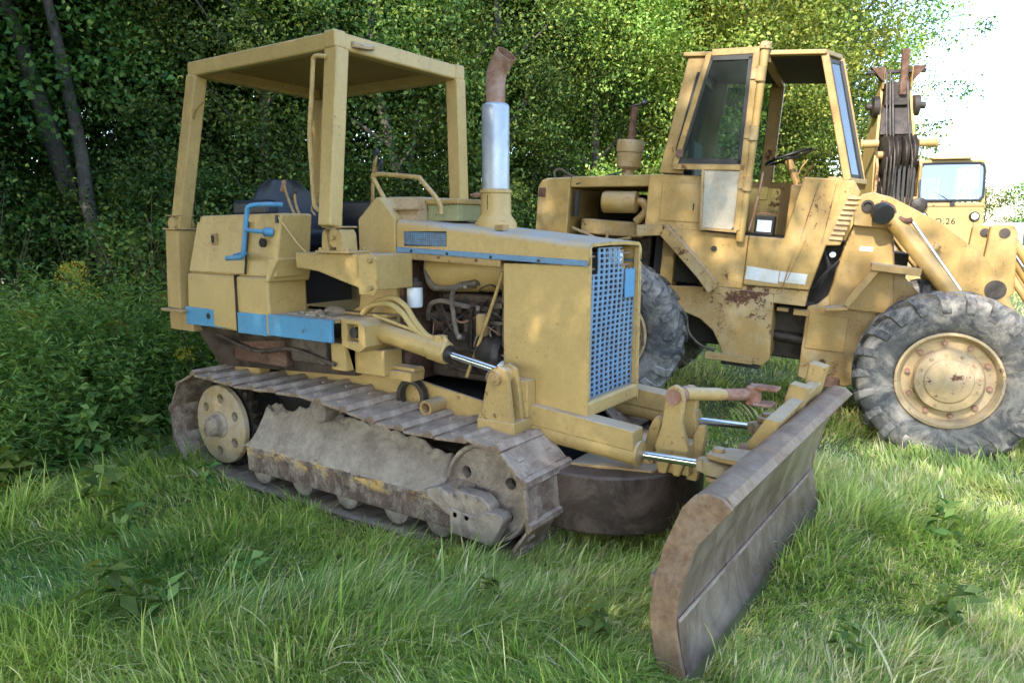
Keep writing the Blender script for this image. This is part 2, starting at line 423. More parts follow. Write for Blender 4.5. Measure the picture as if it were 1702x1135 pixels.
# ================================================================== BULLDOZER
# its own axes: x forward, y to its left, z up; origin on the ground between the tracks
DZ = thing('bulldozer', 'tan yellow crawler bulldozer with blue grille, roll over canopy and lowered blade', 'bulldozer', (-3.5, 3.85, 0))

# ---- tracks
def track_loop():
    P = []
    sx, sz, sr = -1.355, .33, .372
    ix, iz, ir = 1.185, .288, .33
    for k in range(9): P.append((sx + (ix - sx) * k / 8, -.042))
    for k in range(1, 13):
        a = -math.pi / 2 + math.pi * k / 12; P.append((ix + ir * math.cos(a), iz + ir * math.sin(a)))
    P += [(.98, .605), (.72, .605), (.42, .625), (.1, .668), (-.2, .695), (-.5, .690), (-.9, .682), (-1.15, .695)]
    for k in range(0, 12):
        a = math.pi / 2 + math.pi * k / 12; P.append((sx + sr * math.cos(a), sz + sr * math.sin(a)))
    return P
TL = [Vector((p[0], 0, p[1])) for p in track_loop()]
TL.append(TL[0])
TS = [0]
for a_, b_ in zip(TL, TL[1:]): TS.append(TS[-1] + (b_ - a_).length)
def on_track(s):
    s %= TS[-1]
    for i in range(len(TS) - 1):
        if TS[i + 1] >= s:
            t = (s - TS[i]) / max(1e-6, TS[i + 1] - TS[i]); return TL[i].lerp(TL[i + 1], t)
    return TL[-1]
NSH = 32
PITCHS = TS[-1] / NSH
def shoe_mesh():
    m = MB(); h = PITCHS / 2
    w = .23
    m.prism([(-h * 1.02, -.012), (h * 1.0, -.016), (h * 1.0, -.003), (-h * .50, .008), (-h * .60, .026), (-h * .80, .029), (-h * .92, .012), (-h * 1.04, .006)], 'y', -w, w)
    m.box(-h * .5, -h * .30, -.16, -.11, .006, .016); m.box(-h * .5, -h * .30, .11, .16, .006, .016)
    m.box(h * .25, h * .45, -.16, -.11, -.006, .012); m.box(h * .25, h * .45, .11, .16, -.006, .012)
    return m.mesh('track_shoe')
SHOE = shoe_mesh(); SHOE.materials.append(M['shoe'])
def make_track(yc, side):
    links = MB()
    for yy in (yc - .075, yc + .075):
        for k in range(NSH):
            a = on_track((k + .5) * PITCHS - PITCHS * .48); b = on_track((k + .5) * PITCHS + PITCHS * .48)
            t = (b - a).normalized(); n = Vector((t.z, 0, -t.x))   # points outwards (loop runs forward along the bottom)
            mid = (a + b) / 2 - n * .045
            links.beam(mid - t * PITCHS * .5, mid + t * PITCHS * .5, .035, .055)
            links.cyl(mid - t * PITCHS * .5 + Vector((0, -.03, 0)), mid - t * PITCHS * .5 + Vector((0, .03, 0)), .026, n=8)
    tr = links.build('track', 'mudsteel', DZ)
    for k in range(NSH):
        s = (k + .5) * PITCHS
        a = on_track(s - .05); b = on_track(s + .05); c = on_track(s)
        t = (b - a).normalized(); n = Vector((t.z, 0, -t.x))
        o = bpy.data.objects.new('track_shoe', SHOE); COL.objects.link(o); o.parent = tr
        y = Vector((0, 1, 0)); x = t; z = n; y = z.cross(x)
        mat = Matrix((x, y, z)).transposed().to_4x4()
        wob = Matrix.Rotation(random.uniform(-.018, .018), 4, 'X') @ Matrix.Rotation(random.uniform(-.03, .03), 4, 'Y')
        o.matrix_local = Matrix.Translation(c + Vector((0, yc + random.uniform(-.004, .004), 0)) + n * random.uniform(-.004, .004)) @ mat @ wob
    # running gear of this side
    sg = side
    yo = yc + sg * .12       # outer face line
    # sprocket: toothed ring plus dished disc with holes
    m = MB(); teeth = 23; pts = []
    for k in range(teeth * 4):
        a = 2 * math.pi * k / (teeth * 4); rr = (.335, .335, .298, .298)[k % 4]
        pts.append((-1.29 + rr * math.cos(a), .318 + rr * math.sin(a)))
    m.prism(pts, 'y', yc - .03, yc + .03)
    sp = m.build('sprocket', 'darksteel', DZ)
    d = MB(); d.lathe_at((-1.29, yc + sg * .07, .318), (-1.29, yc + sg * 1, .318), [(.296, 0), (.292, .03), (.286, .036), (.06, .044)], 48)
    hl = MB()
    for k in range(6):
        a = math.radians(25 + 60 * k); c = (-1.29 +   .20 * math.cos(a), .318 +   .20 * math.sin(a))
        hl.cyl((c[0], yc + sg * .0, c[1]), (c[0], yc + sg * .2, c[1]), .036, n=16)
    link('sprocket_disc', cut(d, hl, 'sprocket_disc'), 'sprocket', sp)
    h = MB(); h.lathe_at((-1.29, yc + sg * .1, .318), (-1.29, yc + sg * .2, .318), [(.10, 0), (.10, .02), (.082, .035), (.078, .085), (.05, .10)], 28)
    for k in range(8):
        a = 2 * math.pi * k / 8; h.cyl((-1.29 + .06 * math.cos(a), yc + sg * .18, .318 + .06 * math.sin(a)), (-1.29 + .06 * math.cos(a), yc + sg * .197, .318 + .06 * math.sin(a)), .012, n=6)
    h.build('hub', 'mudsteel', sp)
    hb = MB(); hb.cyl((-1.29, yc + sg * .035, .318), (-1.29, yc - sg * .25, .318), .27, n=24); hb.build('axle_housing', 'dark', sp)  # near-black behind the disc, so its holes read as shaded
    # idler
    d = MB(); d.lathe_at((1.165, yc + sg * -.06, .30), (1.165, yc + sg * .14, .30), [(.275, .10), (.288, .11), (.288, .165), (.282, .18), (.262, .18), (.254, .150), (.12, .162), (.05, .17)], 48)
    hl = MB()
    for a in (148, 28, -40, 215):
        a = math.radians(a); c = (1.165 + .175 * math.cos(a), .30 + .175 * math.sin(a)); hl.cyl((c[0], yc + sg * -.2, c[1]), (c[0], yc + sg * .3, c[1]), .034, n=18)
    idl = link('idler', cut(d, hl, 'idler'), 'mudsteel', DZ)
    hb = MB(); hb.cyl((1.165, yc + sg * .03, .30), (1.165, yc - sg * .07, .30), .24, n=24); hb.build('hub', 'dark', idl)  # near-black behind the idler holes, shade given by colour
    # track frame: long box with sloped, mud covered top
    F = lambda y: yc + sg * y
    fr = MB()
    sec = [(F(.215), .085), (F(.225), .255), (F(.205), .285), (F(.12), .34), (F(-.08), .34), (F(-.08), .085)]
    fr.prism(sec, 'x', -.83, 1.10)
    fo = fr.build('track_frame', 'frame_rust', DZ, .012)
    g = MB(); g.prism([(-.80, .245), (-.80, .23), (.95, .23), (.95, .245)], 'y', F(.205), F(.232)); g.build('rub_rail', 'frame_rust', fo, .006)
    # mud on the frame: a lumpy bank
    nx, ny = 150, 34; vs = []; fs = []
    for i in range(nx + 1):
        x = -.87 + 1.80 * i / nx
        e = min(1, (i / nx) / .05) * min(1, (1 - i / nx) / .03)
        crest = .53 + .05 * mnoise.noise(Vector((x * 1.7, 5.1, yc))) - .07 * max(0, x - .1)
        for j in range(ny + 1):
            v = j / ny; yy = .222 - .27 * v
            zz = .262 + (crest - .262) * (min(1, v / .62) ** .9) * e
            if v > .62: zz -= (v - .62) ** 1.3 * .5
            zz += .05 * max(0, min(1, (v - .42) / .2)) * e * mnoise.noise(Vector((x * 8.3, v * 6, yc * 3))) 
            nz = mnoise.fractal(Vector((x * 9, v * 5, 2.0 + yc)), .9, 2.1, 7)
            rag = max(0, min(1, (v - .35) / .25))
            vs.append((x, F(yy + .008 * mnoise.noise(Vector((x * 19, zz * 19, 0)))), zz + (.007 + .026 * rag) * nz * e))
    for i in range(nx):
        for j in range(ny): fs.append((i * (ny + 1) + j, (i + 1) * (ny + 1) + j, (i + 1) * (ny + 1) + j + 1, i * (ny + 1) + j + 1))
    mm = MB(); mm.add(vs, fs); mm.build('mud_bank', 'mud', fo, smooth=50)
    # carrier roller
    c = MB(); c.lathe_at((-.13, F(-.07), .595), (-.13, F(.2), .595), [(.05, 0), (.075, .01), (.075, .10), (.058, .11), (.058, .16), (.078, .17), (.078, .245), (.066, .255), (.060, .245), (.02, .25)], 28)
    c.build('carrier_roller', 'mudsteel', DZ)
    for x in (-.72, -.3, .12, .54, .88):
        c = MB(); c.lathe_at((x, F(-.12), .10), (x, F(.20), .10), [(.03, 0), (.10, .01), (.10, .07), (.08, .08), (.08, .22), (.10, .23), (.10, .30), (.06, .315)], 20)
        c.build('track_roller', 'mudsteel', DZ)
    gd = MB(); gd.box(-.8, .98, F(.17), F(.185), .10, .17); gd.build('roller_guard', 'mudsteel', DZ)
    # idler yoke: block with bolted cap and hooked toe
    y = MB()
    y.prism([(.80, .285), (.93, .33), (1.00, .30), (1.06, .335), (1.23, .33), (1.285, .29), (1.29, .21), (1.25, .18), (1.12, .155), (.98, .18), (.86, .24)], 'y', F(.15), F(.245))
    yk = y.build('idler_yoke', 'mudsteel', DZ, .012)
    y = MB(); y.prism([(1.02, .085), (1.02, .235), (1.20, .215), (1.26, .265), (1.36, .265), (1.385, .235), (1.30, .075)], 'y', F(.17), F(.262)); y.build('toe_plate', 'mudsteel', yk, .01)
    y = MB()
    for (bx, bz) in ((1.04, .31), (1.12, .315), (1.2, .31), (1.06, .20), (1.14, .20), (1.10, .255)): y.cyl((bx, F(.24), bz), (bx, F(.262), bz), .016, n=6)
    y.build('bolt', 'mudsteel', yk)
    y = MB(); y.box(.70, 1.0, F(-.06), F(.12), .16, .30); y.build('slide', 'dark', yk)
make_track(-.58, -1)
make_track(.58, 1)

# ---- hull
m = MB(); m.box(-1.45, 1.25, -.325, .325, .27, .70); m.build('belly', 'dark', DZ)
m = MB(); m.prism([(-1.0, .62), (-1.0, .80), (-.40, .85), (.30, .80), (.92, .715), (1.26, .70), (1.26, .56)], 'y', -.352, -.328)
fr = m.build('main_frame', 'yellow_dusty', DZ, .004)
m = MB(); m.prism([(-1.0, .62), (-1.0, .80), (-.40, .85), (.30, .80), (.92, .715), (1.26, .70), (1.26, .56)], 'y', .328, .352); m.build('frame_rail', 'yellow_dusty', fr)
m = MB(); m.box(-.45, .42, -.47, -.345, .80, .86); m.box(.1, .42, -.44, -.345, .86, .885); m.build('frame_step', 'yellow_dusty', fr, .006)
m = MB(); m.ring((.36, -.42, .69), (.36, -.36, .69), [(.115, 0), (.115, .05), (.085, .05), (.085, 0)], 28); m.build('pulley_rim', 'darksteel', fr)
m = MB(); m.ring((.56, -.50, .66), (.56, -.35, .66), [(.05, 0), (.05, .15), (.032, .15), (.032, 0)], 20); m.build('pipe_stub', 'panel_bare', fr)
m = MB()
for (bx, bz) in ((.45, .745), (.7, .72), (.02, .80)): m.cyl((bx, -.36, bz), (bx, -.352, bz), .012, n=6)
m.build('bolt', 'yellow_dusty', fr)
m = MB(); m.hexa([(-1.5, -.52, .72), (-.02, -.52, .80), (-.02, .52, .80), (-1.5, .52, .72), (-1.56, -.66, 1.03), (-.02, -.60, 1.06), (-.02, .60, 1.06), (-1.56, .66, 1.03)]); m.build('under_deck', 'cframe', DZ)  # solid dark slab; its colour stands in for shade under the deck
m = MB(); m.box(-1.20, -.62, -.60, -.50, .80, 1.0); m.build('transmission_case', 'rust', DZ, .02)
m = MB(); m.box(-.55, -.20, -.61, -.50, .86, 1.03); m.build('valve_box', 'engine', DZ, .015)
m = MB(); m.box(-.16, -.02, -.60, -.48, .84, 1.02); m.build('frame_block', 'yellow_dusty', DZ, .01)
m = MB(); m.tube([(-1.35, -.62, .98), (-.9, -.63, .90), (-.5, -.64, .95), (-.1, -.62, .88)], .014, 8, 5); m.build('hose', 'engine', DZ)
m = MB(); m.box(-1.35, -1.05, -.50, -.40, .55, .98); m.build('rear_strut', 'yellow_worn', DZ, .01)

# ---- fender tanks
def fender(sg):
    Y = lambda y: sg * y
    low = MB()
    low.hexa([(-1.58, Y(-.40), 1.05), (-1.58, Y(-.715), 1.05), (-.60, Y(-.735), 1.035), (-.60, Y(-.40), 1.035), (-1.55, Y(-.40), 1.435), (-1.55, Y(-.715), 1.435), (-.60, Y(-.735), 1.43), (-.60, Y(-.40), 1.43)])
    t = low.build('fender_tank', 'yellow', DZ, .022)
    up = MB(); up.hexa([(-1.53, Y(-.41), 1.425), (-1.53, Y(-.70), 1.425), (-.555, Y(-.71), 1.425), (-.555, Y(-.41), 1.425), (-1.41, Y(-.41), 1.845), (-1.41, Y(-.672), 1.845), (-.50, Y(-.672), 1.855), (-.50, Y(-.41), 1.855)])
    up.build('upper_tank', 'yellow', t, .02)
    fl = MB(); fl.hexa([(-.65, Y(-.41), 1.40), (-.615, Y(-.742), 1.40), (-.585, Y(-.742), 1.40), (-.56, Y(-.41), 1.40), (-.60, Y(-.41), 1.56), (-.6, Y(-.725), 1.56), (-.52, Y(-.70), 1.56), (-.52, Y(-.41), 1.56)]); 
    fl.build('front_flare', 'yellow', t, .012)
    for (x0, x1, z0, z1, y) in ((-1.585, -.945, 1.052, 1.185, -.722), (-.935, -.625, 1.038, 1.185, -.742)):
        b = MB(); b.box(x0, x1, Y(y), Y(y + .05), z0, z1); b.build('blue_stripe', 'blue', t, .006)
    sm = MB(); sm.box(-.944, -.937, Y(-.745), Y(-.70), 1.03, 1.44); sm.build('panel_seam', 'darksteel', t)
    dr = MB(); dr.hexa([(-1.525, Y(-.71), 1.445), (-.86, Y(-.722), 1.445), (-.86, Y(-.70), 1.445), (-1.525, Y(-.70), 1.445), (-1.415, Y(-.690), 1.80), (-.83, Y(-.694), 1.80), (-.83, Y(-.67), 1.80), (-1.415, Y(-.67), 1.80)])
    d = dr.build('access_door', 'yellow', t, .005)
    sm = MB(); sm.beam((-.852, Y(-.719), 1.445), (-.822, Y(-.692), 1.80), .012, .006, (0, 1, 0)); sm.build('door_gap', 'darksteel', d)
    k = MB(); k.box(-1.225, -1.165, Y(-.716), Y(-.695), 1.64, 1.72); k.build('latch', 'panel_bare', d, .004)
    k = MB(); k.box(-1.215, -1.185, Y(-.719), Y(-.700), 1.655, 1.705); k.build('latch_slot', 'dark', d)
    k = MB(); k.cyl((-1.3, Y(-.725), 1.13), (-1.3, Y(-.715), 1.13), .022, n=16); k.build('drain_plug', 'dark', t)
    k = MB(); k.cyl((-.665, Y(-.712), 1.66), (-.665, Y(-.695), 1.66), .03, n=18); k.build('filler_hole', 'dark', t)  # solid dark disc; its colour stands in for a hole's shade
    return t
fender(-1); fender(1)
m = MB(); m.box(-.612, .0, -.71, -.33, 1.165, 1.188); ft = m.build('foot_plate', 'panel_bare', DZ, .004)
m = MB(); m.box(-.612, .002, -.735, -.708, 1.045, 1.19); m.build('blue_stripe', 'blue', ft, .006)
m = MB()
for k in range(26):
    x = -.5 + .45 * random.random(); y = -.4 - .27 * random.random(); q = random.uniform(.006, .02); m.ball((x, y, 1.19 + q * .3), q * random.uniform(1, 2.2), q, q * .6, 7, 5)
m.ball((-.30, -.42, 1.195), .10, .06, .045, 12, 8); m.build('debris', 'mud', ft)
m = MB(); m.box(-.60, .0, .33, .71, 1.165, 1.188); m.build('foot_plate', 'panel_bare', DZ, .004)
# cylinder trunnion mount
a = MB(); a.prism([(.01, 1.02), (.01, 1.195), (.17, 1.195), (.22, 1.16), (.22, 1.03), (.17, .99)], 'y', -.66, -.36)
h = MB(); h.prism([(.065, 1.055), (.065, 1.165), (.16, 1.165), (.16, 1.055)], 'y', -.70, -.60)
mt = link('cylinder_mount', cut(a, h, 'cylinder_mount'), 'yellow_dusty', DZ, .006)
m = MB(); m.cyl((.11, -.60, 1.11), (.11, -.65, 1.11), .035, n=16); m.build('pin', 'darksteel', mt)
m = MB(); m.box(-.05, .24, -.52, -.35, .82, .99); m.build('mount_base', 'yellow_dusty', mt, .01)

# ---- seat
st = MB()
secs = []
for i in range(9):
    v = i / 8; hw = .34 * math.sqrt(max(.0, 1 - (v - .25) ** 2 * 1.55)) if v > .25 else .34
    secs.append((v, hw))
vs = []; fs = []; N = 20
for v, hw in secs:
    z = 1.72 + .41 * v; xb = -1.28 - .10 * v
    for k in range(N):
        a = 2 * math.pi * k / N; cx = math.cos(a); sy = math.sin(a)
        wrap = .10 * abs(sy) ** 2
        vs.append((xb + .055 * cx + wrap, -.03 + hw * sy, z))
for i in range(8):
    for k in range(N): fs.append((i * N + k, i * N + (k + 1) % N, (i + 1) * N + (k + 1) % N, (i + 1) * N + k))
fs += [tuple(range(N)), tuple(range(8 * N, 9 * N))]
st.add(vs, fs); seat = st.build('seat', 'vinyl', DZ, .01, 60)
m = MB(); m.box(-1.28, -.80, -.27, .29, 1.60, 1.75); m.build('cushion', 'vinyl', seat, .05)
m = MB(); m.box(-1.36, -.95, -.44, -.33, 1.845, 1.96); m.build('armrest', 'vinyl', seat, .03)
m = MB(); m.box(-1.30, -.72, .36, .47, 1.845, 1.97); m.build('armrest', 'vinyl', seat, .03)
m = MB(); m.box(-1.2, -.85, -.25, .25, 1.2, 1.6); m.build('pedestal', 'dark', seat)
m = MB(); m.box(-.72, -.20, .05, .42, 1.62, 1.955); cn = m.build('console', 'vinyl', DZ, .02)
m = MB(); m.box(-.71, -.21, .02, .06, 1.45, 1.78); m.build('console_pad', 'vinyl', cn, .02)
for (pts, r_, kb) in (([(-.62, -.46, 1.84), (-.66, -.46, 1.90), (-.72, -.45, 2.0), (-.74, -.45, 2.06)], .009, 'exhaust_rust'), ([(-.56, -.47, 1.84), (-.60, -.47, 1.92), (-.62, -.46, 2.0)], .009, 'black'), ([(-.42, -.46, 1.84), (-.45, -.46, 1.90), (-.33, -.45, 2.05)], .006, 'black'), ([(-.30, -.05, 1.8), (-.28, -.05, 2.1), (-.24, -.05, 2.28)], .013, 'vinyl'), ([(-.28, -.05, 2.1), (-.20, -.05, 2.2)], .012, 'vinyl')):
    m = MB(); m.tube(pts, r_, 8); lv = m.build('control_lever', 'panel_bare', DZ)
    m = MB(); e = Vector(pts[-1]); m.tube([e - Vector((.02, 0, .05)), e, e + Vector((-.003, 0, .02))], .016, 8, 3); m.build('knob', kb, lv)
# blue step handle
m = MB(); m.tube([(-.93, -.80, 1.555), (-.84, -.80, 1.56), (-.775, -.80, 1.565), (-.745, -.80, 1.60), (-.735, -.79, 1.70), (-.715, -.78, 1.85), (-.69, -.77, 1.90), (-.60, -.70, 1.91), (-.55, -.62, 1.91)], .016, 10, 4)
hd = m.build('blue_handle', 'blue', DZ)
m = MB(); m.tube([(-.727, -.79, 1.745), (-.64, -.745, 1.735), (-.60, -.70, 1.73)], .014, 10, 3); m.cyl((-.615, -.73, 1.732), (-.585, -.68, 1.728), .03, n=12); m.build('handle_stay', 'blue', hd)
m = MB(); m.cyl((-.85, -.80, 1.57), (-.85, -.70, 1.59), .018, n=10); m.build('handle_foot', 'blue', hd)
m = MB(); m.tube([(-.53, -.68, 1.83), (-.50, -.66, 1.78), (-.42, -.62, 1.66), (-.36, -.6, 1.60)], .005, 6); m.build('cable', 'hose_yellow', DZ)
m = MB(); m.box(-.545, -.525, -.69, -.665, 1.79, 1.84); m.build('cable_clip', 'black', DZ)

# ---- dash and hood
m = MB()
m.prism([(-.28, 1.19), (-.17, 1.23), (-.15, 1.30), (-.15, 1.815), (.02, 1.955), (.05, 1.955), (.185, 1.815), (.185, .80), (-.10, .84)], 'y', -.335, .335)
ds = m.build('dash', 'yellow', DZ, .012)
m = MB(); m.box(-.30, .22, -.43, -.337, 1.19, 1.205); m.build('dash_foot', 'yellow_dusty', ds, .004)
m = MB(); m.box(-.153, -.156, -.28, .28, 1.3, 1.8); m.build('dash_face', 'dark', ds)
m = MB(); m.hexa([(.05, -.27, 1.80), (.31, -.27, 1.80), (.31, .22, 1.80), (.05, .22, 1.80), (.0, -.20, 1.962), (.30, -.20, 1.955), (.30, .22, 1.955), (.0, .22, 1.962)])
m.build('instrument_lid', 'box_rust', ds, .008)
m = MB(); m.box(.02, .31, -.285, -.19, 1.872, 1.882); m.build('lid_lip', 'box_rust', ds)
m = MB(); m.box(.312, .56, -.16, .16, 1.80, 1.905); bb = m.build('battery_box', 'box_green', DZ, .006)
m = MB(); m.box(.305, .575, -.175, .175, 1.905, 1.94); m.build('lid', 'yellow_dusty', bb, .01)
m = MB(); m.tube([(.07, -.25, 1.87), (.045, -.25, 1.91), (-.075, -.25, 2.08), (-.06, -.25, 2.10), (.0, -.25, 2.105), (.30, -.25, 2.075), (.34, -.25, 2.055), (.48, -.25, 1.92), (.50, -.25, 1.84)], .015, 10, 4); m.build('grab_rail', 'yellow', DZ)
# hood: upper band with rounded shoulders, falling to the front
def hood_sec(x):
    t = (x - .195) / (1.595 - .195); zt = 1.815 - .14 * t; zb = 1.625 - .055 * t; w = .333
    pts = [(-w, zb), (-w, zt - .055)]
    for k in range(1, 6):
        a = math.pi - math.pi / 2 * k / 6; pts.append((-w + .055 + .055 * math.cos(a), zt - .055 + .055 * math.sin(a)))
    pts += [(-w + .055, zt), (-.1, zt + .006), (.1, zt + .006), (w - .055, zt)]
    for k in range(1, 6):
        a = math.pi / 2 - math.pi / 2 * k / 6; pts.append((w - .055 + .055 * math.cos(a), zt - .055 + .055 * math.sin(a)))
    pts += [(w, zt - .055), (w, zb)]
    return [(x, p[0], p[1]) for p in pts]
xs = [.195 + 1.40 * i / 10 for i in range(11)]
vs = []; fs = []
for x in xs: vs += hood_sec(x)
k = len(hood_sec(.2))
for i in range(10):
    for j in range(k - 1): fs.append((i * k + j, i * k + j + 1, (i + 1) * k + j + 1, (i + 1) * k + j))
m = MB(); m.add(vs, fs); hood = m.build('hood', 'yellow_hood', DZ, 0, 50)
sd_ = hood.modifiers.new('solid', 'SOLIDIFY'); sd_.thickness = .02; sd_.offset = -1
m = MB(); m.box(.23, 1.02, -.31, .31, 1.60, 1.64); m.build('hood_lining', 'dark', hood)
for sg in (-1, 1):
    m = MB(); m.beam((.20, sg * .338, 1.622), (1.585, sg * .338, 1.567), .012, .034); m.build('blue_trim', 'blue_grey', hood, .003)
m = MB(); m.beam((.20, -.3375, 1.585), (1.015, -.3375, 1.553), .008, .04); sl = m.build('lower_rail', 'panel_bare', hood, .002)
m = MB()
for x in (.29, .55, .84): m.cyl((x, -.338, 1.592 - .04 * (x - .2)), (x, -.348, 1.592 - .04 * (x - .2)), .010, n=6)
m.build('bolt', 'rust', hood)
m = MB()
for x in (.33, .62, .95, 1.28): m.cyl((x, -.343, 1.619 - .04 * (x - .2)), (x, -.351, 1.619 - .04 * (x - .2)), .009, n=6)
m.build('trim_bolt', 'darksteel', hood)
vs, fs = punched(.265, .605, 1.655, 1.735, 22, 6, .5)
m = MB(); m.add([(a_, -.3375, b_ - .03 * (a_ - .26) * 1.0) for a_, b_ in vs], fs); vg = m.build('vent_grille', 'blue_grey', hood, 0, 0)
so2 = vg.modifiers.new('solid', 'SOLIDIFY'); so2.thickness = .004
m = MB(); m.box(.262, .608, -.336, -.334, 1.645, 1.737); m.build('vent_shade', 'dark', hood)  # dark sheet behind the grille, painted shade of the vent
m = MB(); m.box(.93, .99, -.28, -.22, 1.745, 1.775); m.cyl((.96, -.285, 1.757), (.96, -.28, 1.757), .01, n=8); m.build('hood_catch', 'panel_bare', hood)
# radiator guard
g = MB()
g.box(1.03, 1.598, -.333, -.318, .70, 1.556)
sp_ = g.build('radiator_side', 'yellow', DZ, .006)
g = MB(); g.box(1.03, 1.598, .318, .333, .70, 1.556); g.build('radiator_side', 'yellow', DZ, .006)
m = MB(); m.prism([(1.06, .70), (1.06, .72), (1.50, .80), (1.585, .80), (1.597, .79), (1.597, .715), (1.55, .70)], 'y', -.3165, .3165); m.build('radiator_sill', 'yellow', DZ, .008)
for sg in (-1, 1):
    m = MB(); m.box(1.560, 1.594, sg * .3165 if sg < 0 else .296, sg * .296 if sg < 0 else .3165, .80, 1.64); m.build('grille_frame', 'yellow_worn', DZ, .004)
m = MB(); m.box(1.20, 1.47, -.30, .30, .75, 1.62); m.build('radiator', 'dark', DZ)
def nogr(a_, b_): return (b_ > 1.50 and a_ < -.20) or (b_ > 1.52 and a_ > .10)
vs, fs = punched(-.296, .296, .802, 1.648, 10, 28, .58, nogr, .60)
m = MB(); m.add([(1.566 + .012 * math.sin(b_ * 5) * math.cos(a_ * 4), a_, b_) for a_, b_ in vs], fs); gr = m.build('grille', 'blue_grey', DZ, 0, 0)
so2 = gr.modifiers.new('solid', 'SOLIDIFY'); so2.thickness = .006
m = MB(); m.box(1.577, 1.586, .135, .265, 1.345, 1.515); m.build('blue_plate', 'blue', gr, .004)
for (y, z) in ((-.25, 1.53), (.20, 1.54)):
    m = MB(); m.cyl((1.50, y, z), (1.50, y, z + .09), .035, n=16); m.cyl((1.50, y, z - .03), (1.50, y, z), .045, n=16); pn = m.build('hose_joint', 'panel_bare', DZ)
    m = MB(); m.tube([(1.545, y - .06, z + .07), (1.55, y + .06, z + .07)], .006, 6, 0); m.tube([(1.545, y - .06, z + .0), (1.55, y + .06, z + .0)], .006, 6, 0); m.build('clamp', 'exhaust_rust', pn)
m = MB(); m.cyl((1.49, .14, 1.58), (1.53, .10, 1.60), .05, n=16); m.build('filler_neck', 'white', DZ)

# ---- exhaust
E0 = (.74, .0)
m = MB(); m.lathe_at((E0[0], E0[1], 1.74), (E0[0], E0[1], 2.0), [(.135, 0), (.135, .045), (.115, .075), (.098, .10), (.095, .23), (.101, .235), (.101, .255), (.088, .258)], 36)
ex = m.build('exhaust_stack', 'yellow', DZ)
m = MB(); m.lathe_at((E0[0], E0[1], 1.998), (E0[0], E0[1], 2.54), [(.086, 0), (.086, .50), (.080, .512), (.068, .52)], 36); m.build('muffler', 'silver', ex)
m = MB(); m.tube([(.74, 0, 2.50), (.74, 0, 2.60), (.745, 0, 2.68), (.77, 0, 2.735), (.83, -.01, 2.80)], .060, 20, 6, .066, caps=False)
pe = m.build('tail_pipe', 'exhaust_rust', ex); so2 = pe.modifiers.new('solid', 'SOLIDIFY'); so2.thickness = .005; so2.offset = -1
m = MB(); m.cyl((.74, 0, 2.55), (.74, 0, 2.56), .055, n=20); m.build('pipe_inside', 'dark', ex)  # dark plug in place of the pipe's inner shade
m = MB(); m.beam((.60, -.03, 1.965), (.66, -.06, 1.965), .02, .03); m.cyl((.56, -.02, 1.965), (.68, -.07, 1.965), .010, n=8); m.build('clamp_bolt', 'exhaust_rust', ex)
m = MB(); m.box(.742, .747, -.097, -.094, 1.87, 1.96); m.build('clamp_slit', 'dark', ex)

# ---- engine bay
m = MB(); m.box(.20, 1.04, .28, .316, .72, 1.58); m.build('far_side_panel', 'dark', DZ)  # near-black back of the engine bay; its shade is in the colour
m = MB(); m.box(.195, .225, -.31, .31, .75, 1.60); m.build('firewall', 'rust', DZ)
en = MB(); en.box(.30, 1.0, -.13, .22, .78, 1.22); eng = en.build('engine', 'engine', DZ, .02)
m = MB(); m.box(.36, .98, -.10, .20, 1.22, 1.34); m.build('cylinder_head', 'engine', eng, .02)
for k in range(4):
    m = MB(); m.cyl((.43 + k * .15, -.13, 1.27), (.43 + k * .15, -.20, 1.25), .032, n=12); m.build('injector', 'engine', eng)
m = MB(); m.box(.50, .92, -.22, -.135, .98, 1.10)
for k in range(5): m.cyl((.55 + k * .085, -.18, 1.10), (.55 + k * .085, -.18, 1.19), .022, n=10)
m.build('injection_pump', 'engine', eng, .006)
m = MB(); m.lathe_at((.78, -.20, .98), (1.00, -.20, .98), [(.04, 0), (.115, .02), (.125, .05), (.125, .15), (.10, .18), (.03, .19)], 24); m.build('alternator', 'darksteel', eng)
m = MB(); m.lathe_at((.30, -.12, 1.48), (.95, -.02, 1.50), [(.09, 0), (.135, .03), (.14, .10), (.14, .55), (.12, .60), (.05, .62)], 28); m.build('air_cleaner', 'yellow', eng)
fl = MB(); fl.lathe_at((.285, -.27, 1.25), (.285, -.27, 1.40), [(.046, 0), (.052, .012), (.052, .125), (.048, .13)], 24); ff = fl.build('fuel_filter', 'white', eng)
m = MB(); m.cyl((.285, -.27, 1.382), (.285, -.27, 1.42), .058, n=20); m.cyl((.285, -.27, 1.42), (.285, -.27, 1.44), .03, n=12); m.build('filter_head', 'engine', eng)
m = MB(); m.lathe_at((.80, -.23, 1.10), (.80, -.23, 1.24), [(.034, 0), (.04, .01), (.04, .12), (.03, .135)], 20); m.build('oil_filter', 'panel_bare', eng)
